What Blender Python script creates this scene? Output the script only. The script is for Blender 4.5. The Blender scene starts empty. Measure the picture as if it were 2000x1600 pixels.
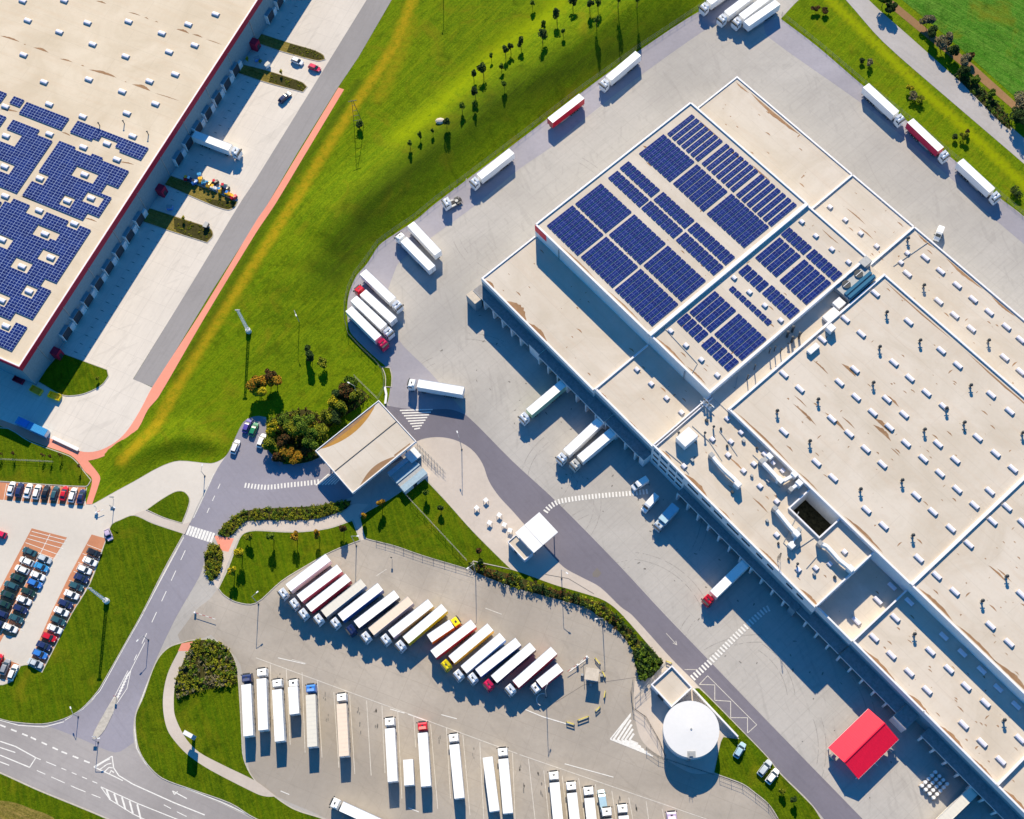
SUNE,SKYS,EXPO=5.0,0.09,0.62
import bpy, math, random
from mathutils import Vector, Matrix
from mathutils.geometry import tessellate_polygon
random.seed(7)
R=math.radians
S=bpy.context.scene
COL=S.collection
# ------------------------------------------------------------------ camera model (solved from the photograph)
F,NX,NY,H=2562.7,1130.75,1869.5,348.7
def _n(v): return v.normalized()
DN=_n(Vector((NX-1000,NY-800,F)))                 # world down, in camera axes (x right, y down, z forward)
NO=Vector((0,-1,0)); NO=_n(NO-DN*NO.dot(DN))      # world north
EA=_n(NO.cross(-DN))                              # world east
def P(x,y,h=0.0):
    r=Vector((x-1000,y-800,F)); k=(H-h)/r.dot(DN)
    return Vector((r.dot(EA)*k, r.dot(NO)*k, h))
def pts(s,h=0.0):
    q=[float(t) for t in s.replace(',',' ').split()]
    return [P(q[i],q[i+1],h) for i in range(0,len(q),2)]
cam_d=bpy.data.cameras.new('camera'); cam=bpy.data.objects.new('camera',cam_d); COL.objects.link(cam)
rx=Vector((EA.x,NO.x,-DN.x)); uy=-Vector((EA.y,NO.y,-DN.y)); bz=-Vector((EA.z,NO.z,-DN.z))
cam.matrix_world=Matrix(((rx.x,uy.x,bz.x,0),(rx.y,uy.y,bz.y,0),(rx.z,uy.z,bz.z,H),(0,0,0,1)))
cam_d.lens=F/2000*36; cam_d.sensor_width=36; cam_d.clip_end=5000; cam_d.clip_start=1
S.camera=cam
# ------------------------------------------------------------------ light
EL=33.0; AZ=2.6
w=bpy.data.worlds.new('World'); S.world=w; w.use_nodes=True
nt=w.node_tree; sky=nt.nodes.new('ShaderNodeTexSky'); sky.sky_type='NISHITA'; sky.sun_disc=False
sky.sun_elevation=R(EL); sky.sun_rotation=R(-AZ); sky.air_density=1.0; sky.dust_density=0.2; sky.ozone_density=7.0
bg=nt.nodes['Background']; tn=nt.nodes.new('ShaderNodeMix'); tn.data_type='RGBA'; tn.blend_type='MULTIPLY'; tn.inputs[0].default_value=1; tn.inputs[7].default_value=(.24,.93,1.20,1); nt.links.new(sky.outputs[0],tn.inputs[6]); nt.links.new(tn.outputs[2],bg.inputs[0]); bg.inputs[1].default_value=SKYS
sd=bpy.data.lights.new('sun','SUN'); sd.energy=SUNE; sd.angle=R(0.5); sd.color=(1.0,0.865,0.63)
so=bpy.data.objects.new('sun',sd); COL.objects.link(so); so.location=(0,100,300)
to=Vector((-math.sin(R(AZ))*math.cos(R(EL)),math.cos(R(AZ))*math.cos(R(EL)),math.sin(R(EL))))
so.rotation_euler=to.to_track_quat('Z','Y').to_euler()
vs=S.view_settings; vs.view_transform='Standard'; vs.look='None'; vs.exposure=EXPO; vs.gamma=1.0
# ------------------------------------------------------------------ materials
def srgb(r,g,b):
    f=lambda c:(c/255/12.92 if c/255<=.04045 else ((c/255+.055)/1.055)**2.4)
    return (f(r),f(g),f(b))
class NT:
    def __init__(s,name,rough=.8,spec=.3,metal=0):
        s.m=bpy.data.materials.new(name); s.m.use_nodes=True; s.t=s.m.node_tree; s.b=s.t.nodes['Principled BSDF']
        s.b.inputs['Roughness'].default_value=rough; s.b.inputs['Specular IOR Level'].default_value=spec; s.b.inputs['Metallic'].default_value=metal
        s.co=s.t.nodes.new('ShaderNodeNewGeometry').outputs['Position']
    def obj(s): s.co=s.t.nodes.new('ShaderNodeTexCoord').outputs['Object']; return s
    def map(s,rot=0,scale=(1,1,1)):
        q=s.t.nodes.new('ShaderNodeMapping'); q.inputs['Rotation'].default_value=(0,0,rot); s.t.links.new(s.co,q.inputs[0])
        n=s.t.nodes.new('ShaderNodeMapping'); n.inputs['Scale'].default_value=scale
        s.t.links.new(q.outputs[0],n.inputs[0]); return n.outputs[0]
    def noise(s,scale,detail=4,rough=.6,co=None,dist=0):
        n=s.t.nodes.new('ShaderNodeTexNoise'); n.inputs['Scale'].default_value=scale; n.inputs['Detail'].default_value=detail
        n.inputs['Roughness'].default_value=rough; n.inputs['Distortion'].default_value=dist
        s.t.links.new(co or s.co,n.inputs['Vector']); return n.outputs['Fac']
    def ramp(s,fac,a,b,ca=(0,0,0),cb=(1,1,1)):
        n=s.t.nodes.new('ShaderNodeValToRGB'); e=n.color_ramp.elements
        e[0].position=a; e[1].position=b; e[0].color=(*ca,1); e[1].color=(*cb,1)
        s.t.links.new(fac,n.inputs[0]); return n.outputs[0]
    def mix(s,fac,a,b,mode='MIX'):
        n=s.t.nodes.new('ShaderNodeMix'); n.data_type='RGBA'; n.blend_type=mode
        for i,v in ((0,fac),(6,a),(7,b)):
            if isinstance(v,(int,float)): n.inputs[i].default_value=v
            elif isinstance(v,tuple): n.inputs[i].default_value=(*v,1)
            else: s.t.links.new(v,n.inputs[i])
        return n.outputs[2]
    def mul(s,fac,k):
        n=s.t.nodes.new('ShaderNodeMath'); n.operation='MULTIPLY'
        for i,v in ((0,fac),(1,k)):
            if isinstance(v,(int,float)): n.inputs[i].default_value=v
            else: s.t.links.new(v,n.inputs[i])
        return n.outputs[0]
    def col(s,c):
        if isinstance(c,tuple): s.b.inputs['Base Color'].default_value=(*c,1)
        else: s.t.links.new(c,s.b.inputs['Base Color'])
        return s
    def bump(s,fac,k=.3,d=.05):
        n=s.t.nodes.new('ShaderNodeBump'); n.inputs['Strength'].default_value=k; n.inputs['Distance'].default_value=d
        s.t.links.new(fac,n.inputs['Height']); s.t.links.new(n.outputs[0],s.b.inputs['Normal']); return s
_pc={}
def paint(name,c,rough=.45,spec=.4,metal=0,var=.10):
    k=(name,c,rough,metal)
    if k in _pc: return _pc[k]
    m=NT(name,rough,spec,metal).obj(); n=m.noise(1.3,5,.65)
    dk=tuple(x*(1-var*2) for x in c); m.col(m.mix(m.ramp(n,.35,.7),c,dk)); _pc[k]=m.m; return m.m
def ground(name,c,streak=None,big=.25,fine=.12,stain=.3,stc=None,slab=0,srot=0):
    m=NT(name,.9,.2)
    a=m.noise(.022,5,.6,dist=.6); b=m.noise(.9,6,.75); d=m.noise(.16,5,.7,dist=1.2)
    c2=tuple(x*(1-big) for x in c); lt=tuple(min(1,x*(1+big*.45)) for x in c)
    base=m.mix(m.ramp(a,.38,.62),lt,c2)
    base=m.mix(m.mul(m.ramp(b,.35,.75),fine*2),base,tuple(x*.55 for x in c))
    base=m.mix(m.mul(m.ramp(d,.56,.72),stain),base,stc or tuple(x*.6 for x in c))
    if streak is not None:
        co=m.map(-streak,(.06,1.1,1)); s=m.noise(1.0,4,.7,co=co)
        base=m.mix(m.mul(m.ramp(s,.5,.75),.3),base,tuple(x*.62 for x in c))
    if slab:
        br=m.t.nodes.new('ShaderNodeTexBrick'); m.t.links.new(m.map(-srot,(1/slab,1/slab,1)),br.inputs[0]); br.offset=0
        br.inputs['Scale'].default_value=1; br.inputs['Mortar Size'].default_value=.014; br.inputs['Brick Width'].default_value=1; br.inputs['Row Height'].default_value=1; br.inputs['Bias'].default_value=-.2
        br.inputs['Color1'].default_value=(.0,.0,.0,1); br.inputs['Color2'].default_value=(.22,.22,.22,1); br.inputs['Mortar'].default_value=(1,1,1,1)
        base=m.mix(m.mul(br.outputs['Color'],.30),base,tuple(x*.62 for x in c))
        tm=m.noise(.11,3,.5,co=m.map(-srot+.5,(.35,1.4,1)),dist=3.5); base=m.mix(m.mul(m.ramp(tm,.60,.66),.16),base,tuple(x*.5 for x in c))
    m.col(base).bump(m.noise(3,5,.7),.2,.03); return m.m
A1=-0.8339                                           # heading of the main building's long side
A2=R(66.38)                                          # heading of the second warehouse's long side
M={}
M['yard']=ground('yard concrete',(.435,.410,.388),A1+1.57,.13,.12,.2,None,5.0,A1)
M['park']=ground('truck park concrete',(.405,.36,.315),None,.20,.14,.30,(.24,.22,.20),6.0,R(-20))
M['lyard']=ground('pale new concrete',(.66,.605,.55),A2,.10,.08,.16,None,6.0,A2)
M['carpark']=ground('car park block paving',(.61,.56,.505),None,.10,.08,.15)
M['pave']=ground('pavement blocks',(.56,.49,.435),None,.12,.12,.25)
M['asph']=ground('blue grey asphalt',(.285,.272,.325),A1,.12,.12,.20,(.2,.18,.19))
M['asph_dark']=ground('darker asphalt',(.182,.17,.208),A1+.0,.12,.12,.25)
M['asph_left']=ground('grey asphalt lane',(.30,.285,.29),A2,.10,.1,.2)
M['strip']=ground('lilac grey asphalt strip',(.335,.32,.365),None,.16,.14,.3)
M['froad']=ground('old pale asphalt',(.42,.395,.39),A1,.14,.14,.25)
M['hroad']=ground('main road asphalt',(.34,.315,.315),R(-24),.18,.12,.25,(.45,.42,.39))
M['pink']=ground('salmon block paving',(.80,.30,.215),None,.15,.12,.2,(.6,.36,.28))
M['brick']=ground('terracotta bay paving',(.55,.235,.13),None,.2,.15,.2,(.6,.36,.28))
M['kerb']=paint('kerb concrete',(.52,.48,.43),.9,.2,var=.15)
M['white']=paint('white road paint',(.80,.78,.75),.7,.2,var=.12)
M['faint']=paint('worn road paint',(.66,.62,.57),.8,.2,var=.15)
M['ypaint']=paint('yellow paint',(.72,.58,.04),.6,.3)
M['track']=ground('tar seam',(.2,.18,.17))
def grass(name,c1,c2,c3,streak=R(58),attr=False,earth=None):
    m=NT(name,.95,.04)
    a=m.noise(.035,5,.65,dist=.8); b=m.noise(.35,6,.75); co=m.map(-streak,(.05,.9,1)); s=m.noise(1.0,5,.75,co=co)
    base=m.mix(m.ramp(a,.36,.64),c1,c2)
    base=m.mix(m.mul(m.ramp(s,.42,.62),.85),base,c3); s2=m.noise(1.0,5,.8,co=m.map(-streak,(.09,2.6,1)),dist=.4); base=m.mix(m.mul(m.ramp(s2,.48,.62),.5),base,tuple(x*.6 for x in c2))
    base=m.mix(m.mul(m.ramp(b,.48,.72),.7),base,tuple(x*.42 for x in c2)); hf=m.noise(1.6,4,.8); base=m.mix(m.mul(m.ramp(hf,.45,.65),.4),base,tuple(x*1.5 for x in c3))
    pn=m.noise(.06,4,.6,dist=1.5); base=m.mix(m.mul(m.ramp(pn,.55,.72),.55),base,(.20,.17,.008)); pk=m.noise(.09,5,.7,dist=2); base=m.mix(m.mul(m.ramp(pk,.54,.70),.6),base,tuple(x*.55 for x in c2))
    if attr:
        at=m.t.nodes.new('ShaderNodeAttribute'); at.attribute_name='tint'
        sp=m.t.nodes.new('ShaderNodeSeparateColor'); m.t.links.new(at.outputs['Color'],sp.inputs[0])
        n2=m.noise(.5,5,.7); 
        f=m.mul(sp.outputs[0],m.ramp(n2,.25,.55)); base=m.mix(m.mul(f,.8),base,(.40,.27,.010))
        f=m.mul(sp.outputs[1],m.ramp(n2,.3,.5)); base=m.mix(f,base,(.24,.30,.002))
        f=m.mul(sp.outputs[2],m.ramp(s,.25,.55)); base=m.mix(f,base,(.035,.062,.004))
    m.col(base).bump(m.noise(2.2,6,.8),.9,.25); return m.m
M['grass']=grass('meadow grass',(.105,.185,.003),(.078,.145,.003),(.165,.215,.004),R(50),True)
M['lawn']=grass('mown lawn',(.066,.128,.002),(.046,.092,.002),(.115,.15,.003),R(-70))
M['crop']=grass('young crop',(.045,.18,.010),(.028,.11,.006),(.12,.24,.03),R(-38))
M['drybed']=grass('dry planting bed',(.20,.15,.03),(.13,.13,.02),(.28,.20,.06),R(-24))
M['soil']=ground('brown verge soil',(.30,.17,.08),R(-50),.2,.3,.4)
def roofm(name,c,rot,st=.28):
    m=NT(name,.9,.2)
    a=m.noise(.06,5,.65,dist=.8); b=m.noise(1.2,5,.7); co=m.map(-rot,(.05,.55,1)); s=m.noise(1,4,.7,co=co)
    base=m.mix(m.ramp(a,.36,.66),c,tuple(x*y for x,y in zip(c,(.86,.84,.80))))
    base=m.mix(m.mul(m.ramp(s,.5,.72),st),base,tuple(x*y for x,y in zip(c,(.88,.76,.66))))
    base=m.mix(m.mul(m.ramp(b,.52,.8),.22),base,tuple(x*.6 for x in c))
    br=m.t.nodes.new('ShaderNodeTexBrick'); m.t.links.new(m.map(-rot,(1,1,1)),br.inputs[0])
    br.inputs['Scale'].default_value=.1; br.inputs['Mortar Size'].default_value=.008; br.inputs['Brick Width'].default_value=2.4; br.inputs['Row Height'].default_value=.62
    br.inputs['Color1'].default_value=(0,0,0,1); br.inputs['Color2'].default_value=(0,0,0,1); br.inputs['Mortar'].default_value=(1,1,1,1)
    base=m.mix(m.mul(br.outputs['Color'],.16),base,tuple(x*.5 for x in c))
    m.col(base); return m.m
M['roof']=roofm('roof membrane',(.60,.535,.465),A1)
M['roofL']=roofm('warm roof membrane',(.655,.56,.44),A2+1.57)
M['stain']=ground('dried puddle silt',(.34,.20,.11),None,.2,.3,.4,(.5,.36,.24))
M['stain2']=ground('rusty puddle silt',(.50,.26,.06),None,.2,.3,.4,(.25,.12,.05))
M['parapet']=paint('parapet sheet metal',(.80,.79,.82),.55,.4,var=.06)
M['facade']=paint('pale cladding',(.74,.76,.78),.6,.3,var=.06)
M['facade2']=paint('grey blue cladding',(.20,.30,.36),.6,.3,var=.1)
M['canopyroof']=paint('canopy felt',(.30,.29,.30),.8,.2,var=.15)
M['edge']=paint('edge trim',(.62,.62,.62),.5,.3)
M['door']=paint('dark dock door',(.05,.055,.07),.5,.3)
M['redm']=paint('dark red fascia',(.42,.012,.05),.5,.3,var=.08)
M['redroof']=paint('bright red sheet roof',(.92,.012,.055),.45,.3,var=.05)
M['glass']=paint('dark glazing',(.03,.045,.06),.12,.6,var=.05)
M['bglass']=paint('blue glazing',(.05,.16,.26),.15,.6,var=.05)
M['wht']=paint('white coated metal',(.80,.80,.81),.4,.4,var=.05)
M['grey']=paint('galvanised metal',(.38,.39,.40),.5,.5,.2)
M['fence']=paint('weathered fence wire',(.17,.18,.17),.7,.3); M['dark']=paint('dark metal',(.045,.05,.055),.5,.4)
M['chassis']=paint('chassis black',(.03,.03,.035),.7,.3)
M['tyre']=paint('tyre rubber',(.02,.02,.022),.9,.1)
M['skyl']=paint('opal rooflight',(.74,.72,.80),.3,.5,var=.04)
M['bark']=paint('bark',(.09,.06,.04),.9,.1,var=.3)
M['lamp']=paint('headlight glass',(.7,.7,.68),.2,.6)
M['beige']=paint('beige render',(.60,.52,.43),.8,.2)
M['wood']=paint('pale timber',(.5,.36,.22),.8,.2)
def solarm():
    m=NT('solar cells',.6,.03).obj(); n=m.noise(.35,3,.6); m.col(m.mix(m.ramp(n,.35,.65),(.004,.012,.10),(.006,.022,.155))); return m.m
M['solar']=solarm(); M['sframe']=paint('module frame',(.11,.19,.48),.5,.3); M['sgrid']=paint('aluminium module frame',(.30,.40,.64),.5,.3)
_lf={}
def leafm(key,cs):
    if key in _lf: return _lf[key]
    m=NT('foliage '+key,.85,.15); oi=m.t.nodes.new('ShaderNodeNewGeometry'); 
    r=m.t.nodes.new('ShaderNodeValToRGB'); m.t.links.new(oi.outputs['Random Per Island'],r.inputs[0]); e=r.color_ramp.elements
    while len(e)<len(cs): e.new(.5)
    for i,c in enumerate(cs): e[i].position=i/(len(cs)-1); e[i].color=(*c,1)
    n=m.noise(.45,3,.6)
    m.col(m.mix(m.mul(m.ramp(n,.45,.65),.6),r.outputs[0],tuple(x*.5 for x in cs[0]))); _lf[key]=m.m; return m.m
LF={'green':[(.035,.07,.006),(.09,.16,.010),(.16,.22,.015)],
 'dark':[(.012,.03,.008),(.035,.07,.012),(.06,.10,.02)],
 'olive':[(.07,.10,.006),(.18,.21,.010),(.32,.30,.015)],
 'yellow':[(.14,.15,.01),(.42,.36,.01),(.62,.46,.01)],
 'orange':[(.14,.12,.01),(.45,.26,.015),(.40,.12,.01)],
 'rust':[(.03,.035,.008),(.09,.06,.014),(.15,.04,.015)],
 'grey':[(.08,.08,.035),(.20,.17,.09),(.30,.24,.13)],
 'bed':[(.08,.10,.006),(.20,.21,.01),(.34,.29,.015)]}
# ------------------------------------------------------------------ mesh building
class MB:
    def __init__(s): s.v=[];s.f=[];s.k=[];s.X=None
    def at(s,X): s.X=X; return s
    def add(s,vs,fs,mi=0):
        o=len(s.v)
        for q in vs:
            q=Vector(q); s.v.append(tuple(s.X@q if s.X else q))
        for f in fs: s.f.append([i+o for i in f]); s.k.append(mi)
        return s
    def box(s,x0,x1,y0,y1,z0,z1,mi=0,top=None):
        s.add([(x0,y0,z0),(x1,y0,z0),(x1,y1,z0),(x0,y1,z0),(x0,y0,z1),(x1,y0,z1),(x1,y1,z1),(x0,y1,z1)],
              [(3,2,1,0),(0,1,5,4),(1,2,6,5),(2,3,7,6),(3,0,4,7)],mi)
        o=len(s.v)-8; s.f.append([o+4,o+5,o+6,o+7]); s.k.append(mi if top is None else top); return s
    def cyl(s,x,y,z0,z1,r0,r1=None,n=12,mi=0,top=None):
        r1=r0 if r1 is None else r1
        vs=[(x+r0*math.cos(2*math.pi*i/n),y+r0*math.sin(2*math.pi*i/n),z0) for i in range(n)]+[(x+r1*math.cos(2*math.pi*i/n),y+r1*math.sin(2*math.pi*i/n),z1) for i in range(n)]
        s.add(vs,[(i,(i+1)%n,n+(i+1)%n,n+i) for i in range(n)],mi)
        o=len(s.v)-2*n; s.f.append([o+n+i for i in range(n)]); s.k.append(mi if top is None else top); return s
    def beam(s,a,b,wd,ht=None,mi=0):
        a=Vector(a);b=Vector(b);ht=ht or wd; d=(b-a); L=d.length
        if L<1e-6: return s
        d/=L; up=Vector((0,0,1)) if abs(d.z)<.95 else Vector((1,0,0)); r=d.cross(up).normalized(); u=r.cross(d).normalized()
        vs=[p+r*(i*wd/2)+u*(j*ht/2) for p in (a,b) for i,j in ((-1,-1),(1,-1),(1,1),(-1,1))]
        s.add(vs,[(0,3,2,1),(4,5,6,7),(0,1,5,4),(1,2,6,5),(2,3,7,6),(3,0,4,7)],mi); return s
    def poly(s,ps,z,mi=0):
        q=[Vector((p[0],p[1],z)) for p in ps]; o=len(s.v)
        if sum(q[i].x*q[(i+1)%len(q)].y-q[(i+1)%len(q)].x*q[i].y for i in range(len(q)))<0: q.reverse()
        tr=tessellate_polygon([q])
        for t in tr:
            a,b,c=[q[i] for i in t]
            if (b-a).cross(c-a).z<0: t=(t[0],t[2],t[1])
            s.f.append([o+i for i in t]); s.k.append(mi)
        for p in q: s.v.append(tuple(s.X@p if s.X else p))
        return s
    def prism(s,ps,z0,z1,mi=0,top=None):
        q=list(ps)
        if sum(q[i][0]*q[(i+1)%len(q)][1]-q[(i+1)%len(q)][0]*q[i][1] for i in range(len(q)))<0: q.reverse()
        n=len(q)
        s.add([(p[0],p[1],z0) for p in q]+[(p[0],p[1],z1) for p in q],[(i,(i+1)%n,n+(i+1)%n,n+i) for i in range(n)],mi)
        s.poly(q,z1,mi if top is None else top); return s
    def loft(s,secs,mi=0,cap=True):
        n=len(secs[0]); o=len(s.v); vs=[p for c in secs for p in c]; fs=[]
        for j in range(len(secs)-1):
            for i in range(n):
                a=j*n+i;b=j*n+(i+1)%n; fs.append((a,b,b+n,a+n))
        if cap: fs.append(tuple(range(n))[::-1]); fs.append(tuple((len(secs)-1)*n+i for i in range(n)))
        return s.add(vs,fs,mi)
    def mesh(s,name,mats):
        me=bpy.data.meshes.new(name); me.from_pydata(s.v,[],s.f); 
        for m in (mats if isinstance(mats,(list,tuple)) else [mats]): me.materials.append(m)
        me.polygons.foreach_set('material_index',s.k); me.validate(); me.update(); return me
    def build(s,name,mats,parent=None,X=None):
        return link(name,s.mesh(name,mats),parent,X)
def link(name,me,parent=None,X=None):
    o=bpy.data.objects.new(name,me); COL.objects.link(o)
    if parent: o.parent=parent
    if X is not None: o.matrix_local=X
    return o
def empty(name,loc,rz=0): 
    o=bpy.data.objects.new(name,None); COL.objects.link(o); o.location=loc; o.rotation_euler=(0,0,rz); o.empty_display_size=.3; return o
def tag(o,label,cat,group=None):
    o['label']=label; o['category']=cat
    if group: o['group']=group
    return o
def struct(o,kind='structure'): o['kind']=kind; return o
def smooth(ps,closed=True,k=5):
    n=len(ps); out=[]
    rng=range(n) if closed else range(n-1)
    for i in rng:
        p0=ps[(i-1)%n] if closed or i>0 else ps[0]; p1=ps[i]; p2=ps[(i+1)%n]; p3=ps[(i+2)%n] if closed or i<n-2 else ps[n-1]
        # keep corners sharp
        for t in range(k):
            u=t/k; out.append(.5*((2*p1)+(p2-p0)*u+(2*p0-5*p1+4*p2-p3)*u*u+(3*p1-p0-3*p2+p3)*u*u*u))
    if not closed: out.append(ps[-1])
    return out
def psmooth(ps,k=5,ang=50):
    """round a closed outline, but leave corners sharper than ang alone"""
    n=len(ps); out=[]
    def turn(i):
        a=(ps[i]-ps[i-1]);b=(ps[(i+1)%n]-ps[i]); 
        if a.length<1e-6 or b.length<1e-6: return 0
        return math.degrees(a.angle(b))
    cor=[turn(i)>ang for i in range(n)]
    for i in range(n):
        p1=ps[i];p2=ps[(i+1)%n]
        p0=p1-(p2-p1) if cor[i] else ps[i-1]; p3=p2+(p2-p1) if cor[(i+1)%n] else ps[(i+2)%n]
        # limit tangent length to segment length (centripetal-like)
        L=(p2-p1).length; m1=(p2-p0)*.5; m2=(p3-p1)*.5
        if m1.length>L: m1=m1*(L/m1.length)
        if m2.length>L: m2=m2*(L/m2.length)
        kk=k if L>2 else 2
        for t in range(kk):
            u=t/kk; h1=2*u**3-3*u*u+1;h2=u**3-2*u*u+u;h3=-2*u**3+3*u*u;h4=u**3-u*u
            out.append(p1*h1+m1*h2+p2*h3+m2*h4)
    return out
def inset(ps,d):
    n=len(ps); ar=sum(ps[i].x*ps[(i+1)%n].y-ps[(i+1)%n].x*ps[i].y for i in range(n)); sg=1 if ar>0 else -1; out=[]
    for i in range(n):
        a=(ps[i]-ps[i-1]);b=(ps[(i+1)%n]-ps[i])
        if a.length<1e-6:a=b
        if b.length<1e-6:b=a
        a=a.normalized();b=b.normalized(); na=Vector((-a.y,a.x,0))*sg; nb=Vector((-b.y,b.x,0))*sg; m=(na+nb)
        if m.length<.3: m=na
        m.normalize(); c=max(.5,m.dot(na)); out.append(ps[i]+m*(d/c))
    return out
# ------------------------------------------------------------------ main building frame
U=Vector((math.cos(A1),math.sin(A1),0)); V=Vector((-math.sin(A1),math.cos(A1),0)); O=P(940,543,9.6); O.z=0
XM=Matrix(((U.x,V.x,0,O.x),(U.y,V.y,0,O.y),(0,0,1,0),(0,0,0,1)))
XMi=XM.inverted()
def uvm(x,y,h): return XMi@P(x,y,h)
U2=Vector((math.cos(A2),math.sin(A2),0)); V2=Vector((math.sin(A2),-math.cos(A2),0)); O2=P(37,717,13.0); O2.z=0
XL=Matrix(((V2.x,U2.x,0,O2.x),(V2.y,U2.y,0,O2.y),(0,0,1,0),(0,0,0,1)))   # x = outwards (towards the yard), y = along
XLi=XL.inverted()
def uvl(x,y,h): return XLi@P(x,y,h)
def heading(a,b): d=b-a; return math.atan2(d.y,d.x)
# ================================================================== GROUND
# embankment beside the yard: a real bank, highest ~14 m from the fence
EDGE=pts('1560,-110 1480,-50 1370,21 1250,100 1140,180 1000,287 850,400 812,432 770,460 740,482 717,517 697,540 685,565 679,600 679,640 700,690')
EW=[1,1,1,1,1,1,1,1,.95,.85,.68,.5,.36,.2,.05,0]
def edist(x,y):
    best=(1e9,0,0)
    for i in range(len(EDGE)-1):
        a=EDGE[i];b=EDGE[i+1]; dx=b.x-a.x;dy=b.y-a.y; t=((x-a.x)*dx+(y-a.y)*dy)/(dx*dx+dy*dy); t=max(0,min(1,t))
        qx=a.x+dx*t;qy=a.y+dy*t; d=math.hypot(x-qx,y-qy)
        if d<best[0]:
            side=dx*(y-a.y)-dy*(x-a.x); best=(d,side,EW[i]*(1-t)+EW[i+1]*t)
    return best
ED2=pts('232,954 262,936 312,906 350,893 412,897 432,888 450,868')
def T(x,y): return T1(x,y)+T2(x,y)
def T2(x,y):
    if not(-175<x<-90 and 100<y<175): return 0.0
    best=(1e9,0)
    for i in range(len(ED2)-1):
        a=ED2[i];b=ED2[i+1]; dx=b.x-a.x;dy=b.y-a.y; t=max(0,min(1,((x-a.x)*dx+(y-a.y)*dy)/(dx*dx+dy*dy))); d=math.hypot(x-a.x-dx*t,y-a.y-dy*t)
        if d<best[0]: best=(d,dx*(y-a.y)-dy*(x-a.x),(i+t)/(len(ED2)-1))
    d,side,f=best
    if side<=0 or d<1 or d>13: return 0.0
    return 1.7*min(1,(d-1)/4.2)*(1 if d<6 else (13-d)/7)*min(1,f*3,(1-f)*6)
def T1(x,y):
    d,side,wt=edist(x,y)
    if side>=0 or d>34: return 0.0
    if d<1.0: return 0.0
    if d<13: k=(d-1)/12
    elif d<15: k=1.0
    else: k=1-(d-15)/19; k=k*k*(3-2*k)
    return 4.7*k*wt
def PT(x,y):
    h=0
    for _ in range(4):
        q=P(x,y,h); h=T(q.x,q.y)
    return Vector((q.x,q.y,h-.03))
def dpoly(x,y,L):
    best=1e9
    for i in range(len(L)-1):
        a=L[i];b=L[i+1]; dx=b.x-a.x;dy=b.y-a.y; t=((x-a.x)*dx+(y-a.y)*dy)/(dx*dx+dy*dy); t=max(0,min(1,t))
        best=min(best,math.hypot(x-a.x-dx*t,y-a.y-dy*t))
    return best
DRY=pts('830,-60 770,90 690,210 650,270 590,370 520,480 440,600 360,730 300,840 240,900')
DRY2=pts('740,190 780,110 800,40')
YEL=pts('1110,-20 1060,40 1000,75 960,110 900,170 840,230 790,270')
YTOP=pts('1590,-30 1725,100 1812,185 1900,265 2010,370')
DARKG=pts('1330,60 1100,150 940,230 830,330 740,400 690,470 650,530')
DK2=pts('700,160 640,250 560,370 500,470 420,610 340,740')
x0,x1,y0,y1,st=-320,230,-40,430,1.7
st=1.35
nx=int((x1-x0)/st)+1; ny=int((y1-y0)/st)+1
vs=[];tint=[]
rr=random.Random(3)
for j in range(ny):
    for i in range(nx):
        x=x0+i*st;y=y0+j*st; t=T(x,y); vs.append((x,y,t-.03))
        r=g=b=0
        d=dpoly(x,y,DRY); r=max(0,1-max(0,d-.9)/1.6)
        d=dpoly(x,y,DRY2); r=max(r,.45*max(0,1-max(0,d-1)/2.5))
        d=dpoly(x,y,YEL); g=max(0,1-d/7)*.75
        d=dpoly(x,y,YTOP); r2=max(0,1-max(0,d-.9)/.8); g=max(g,r2); r=max(r,r2*.55)
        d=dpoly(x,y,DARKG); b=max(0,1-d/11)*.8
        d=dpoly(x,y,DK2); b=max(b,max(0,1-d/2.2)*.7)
        tint.append((r,g,b,1))
fs=[(j*nx+i,j*nx+i+1,(j+1)*nx+i+1,(j+1)*nx+i) for j in range(ny-1) for i in range(nx-1)]
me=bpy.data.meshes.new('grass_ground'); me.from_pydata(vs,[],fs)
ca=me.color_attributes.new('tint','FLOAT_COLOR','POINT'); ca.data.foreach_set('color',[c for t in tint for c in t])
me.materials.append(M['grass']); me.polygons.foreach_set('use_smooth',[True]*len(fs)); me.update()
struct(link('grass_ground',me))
b=MB()   # far surroundings beyond the detailed meadow sheet
for (a0,a1,c0,c1) in ((-1500,x0,-1500,1500),(x0+0,x1-1.2,-1500,y0),(x0,x1-1.2,y1-1.0,1500),(x1-1.2,1500,-1500,1500)):
    b.add([(a0,c0,-.034),(a1,c0,-.034),(a1,c1,-.034),(a0,c1,-.034)],[(0,1,2,3)])
struct(b.build('far_ground',M['lawn']))
ZL=[0.0]
def sheet(name,mat,s,z,sm=True,ang=50):
    p=pts(s) if isinstance(s,str) else s
    if sm: p=psmooth(p,4,ang)
    return struct(MB().poly(p,z).build(name,M[mat]))
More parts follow.
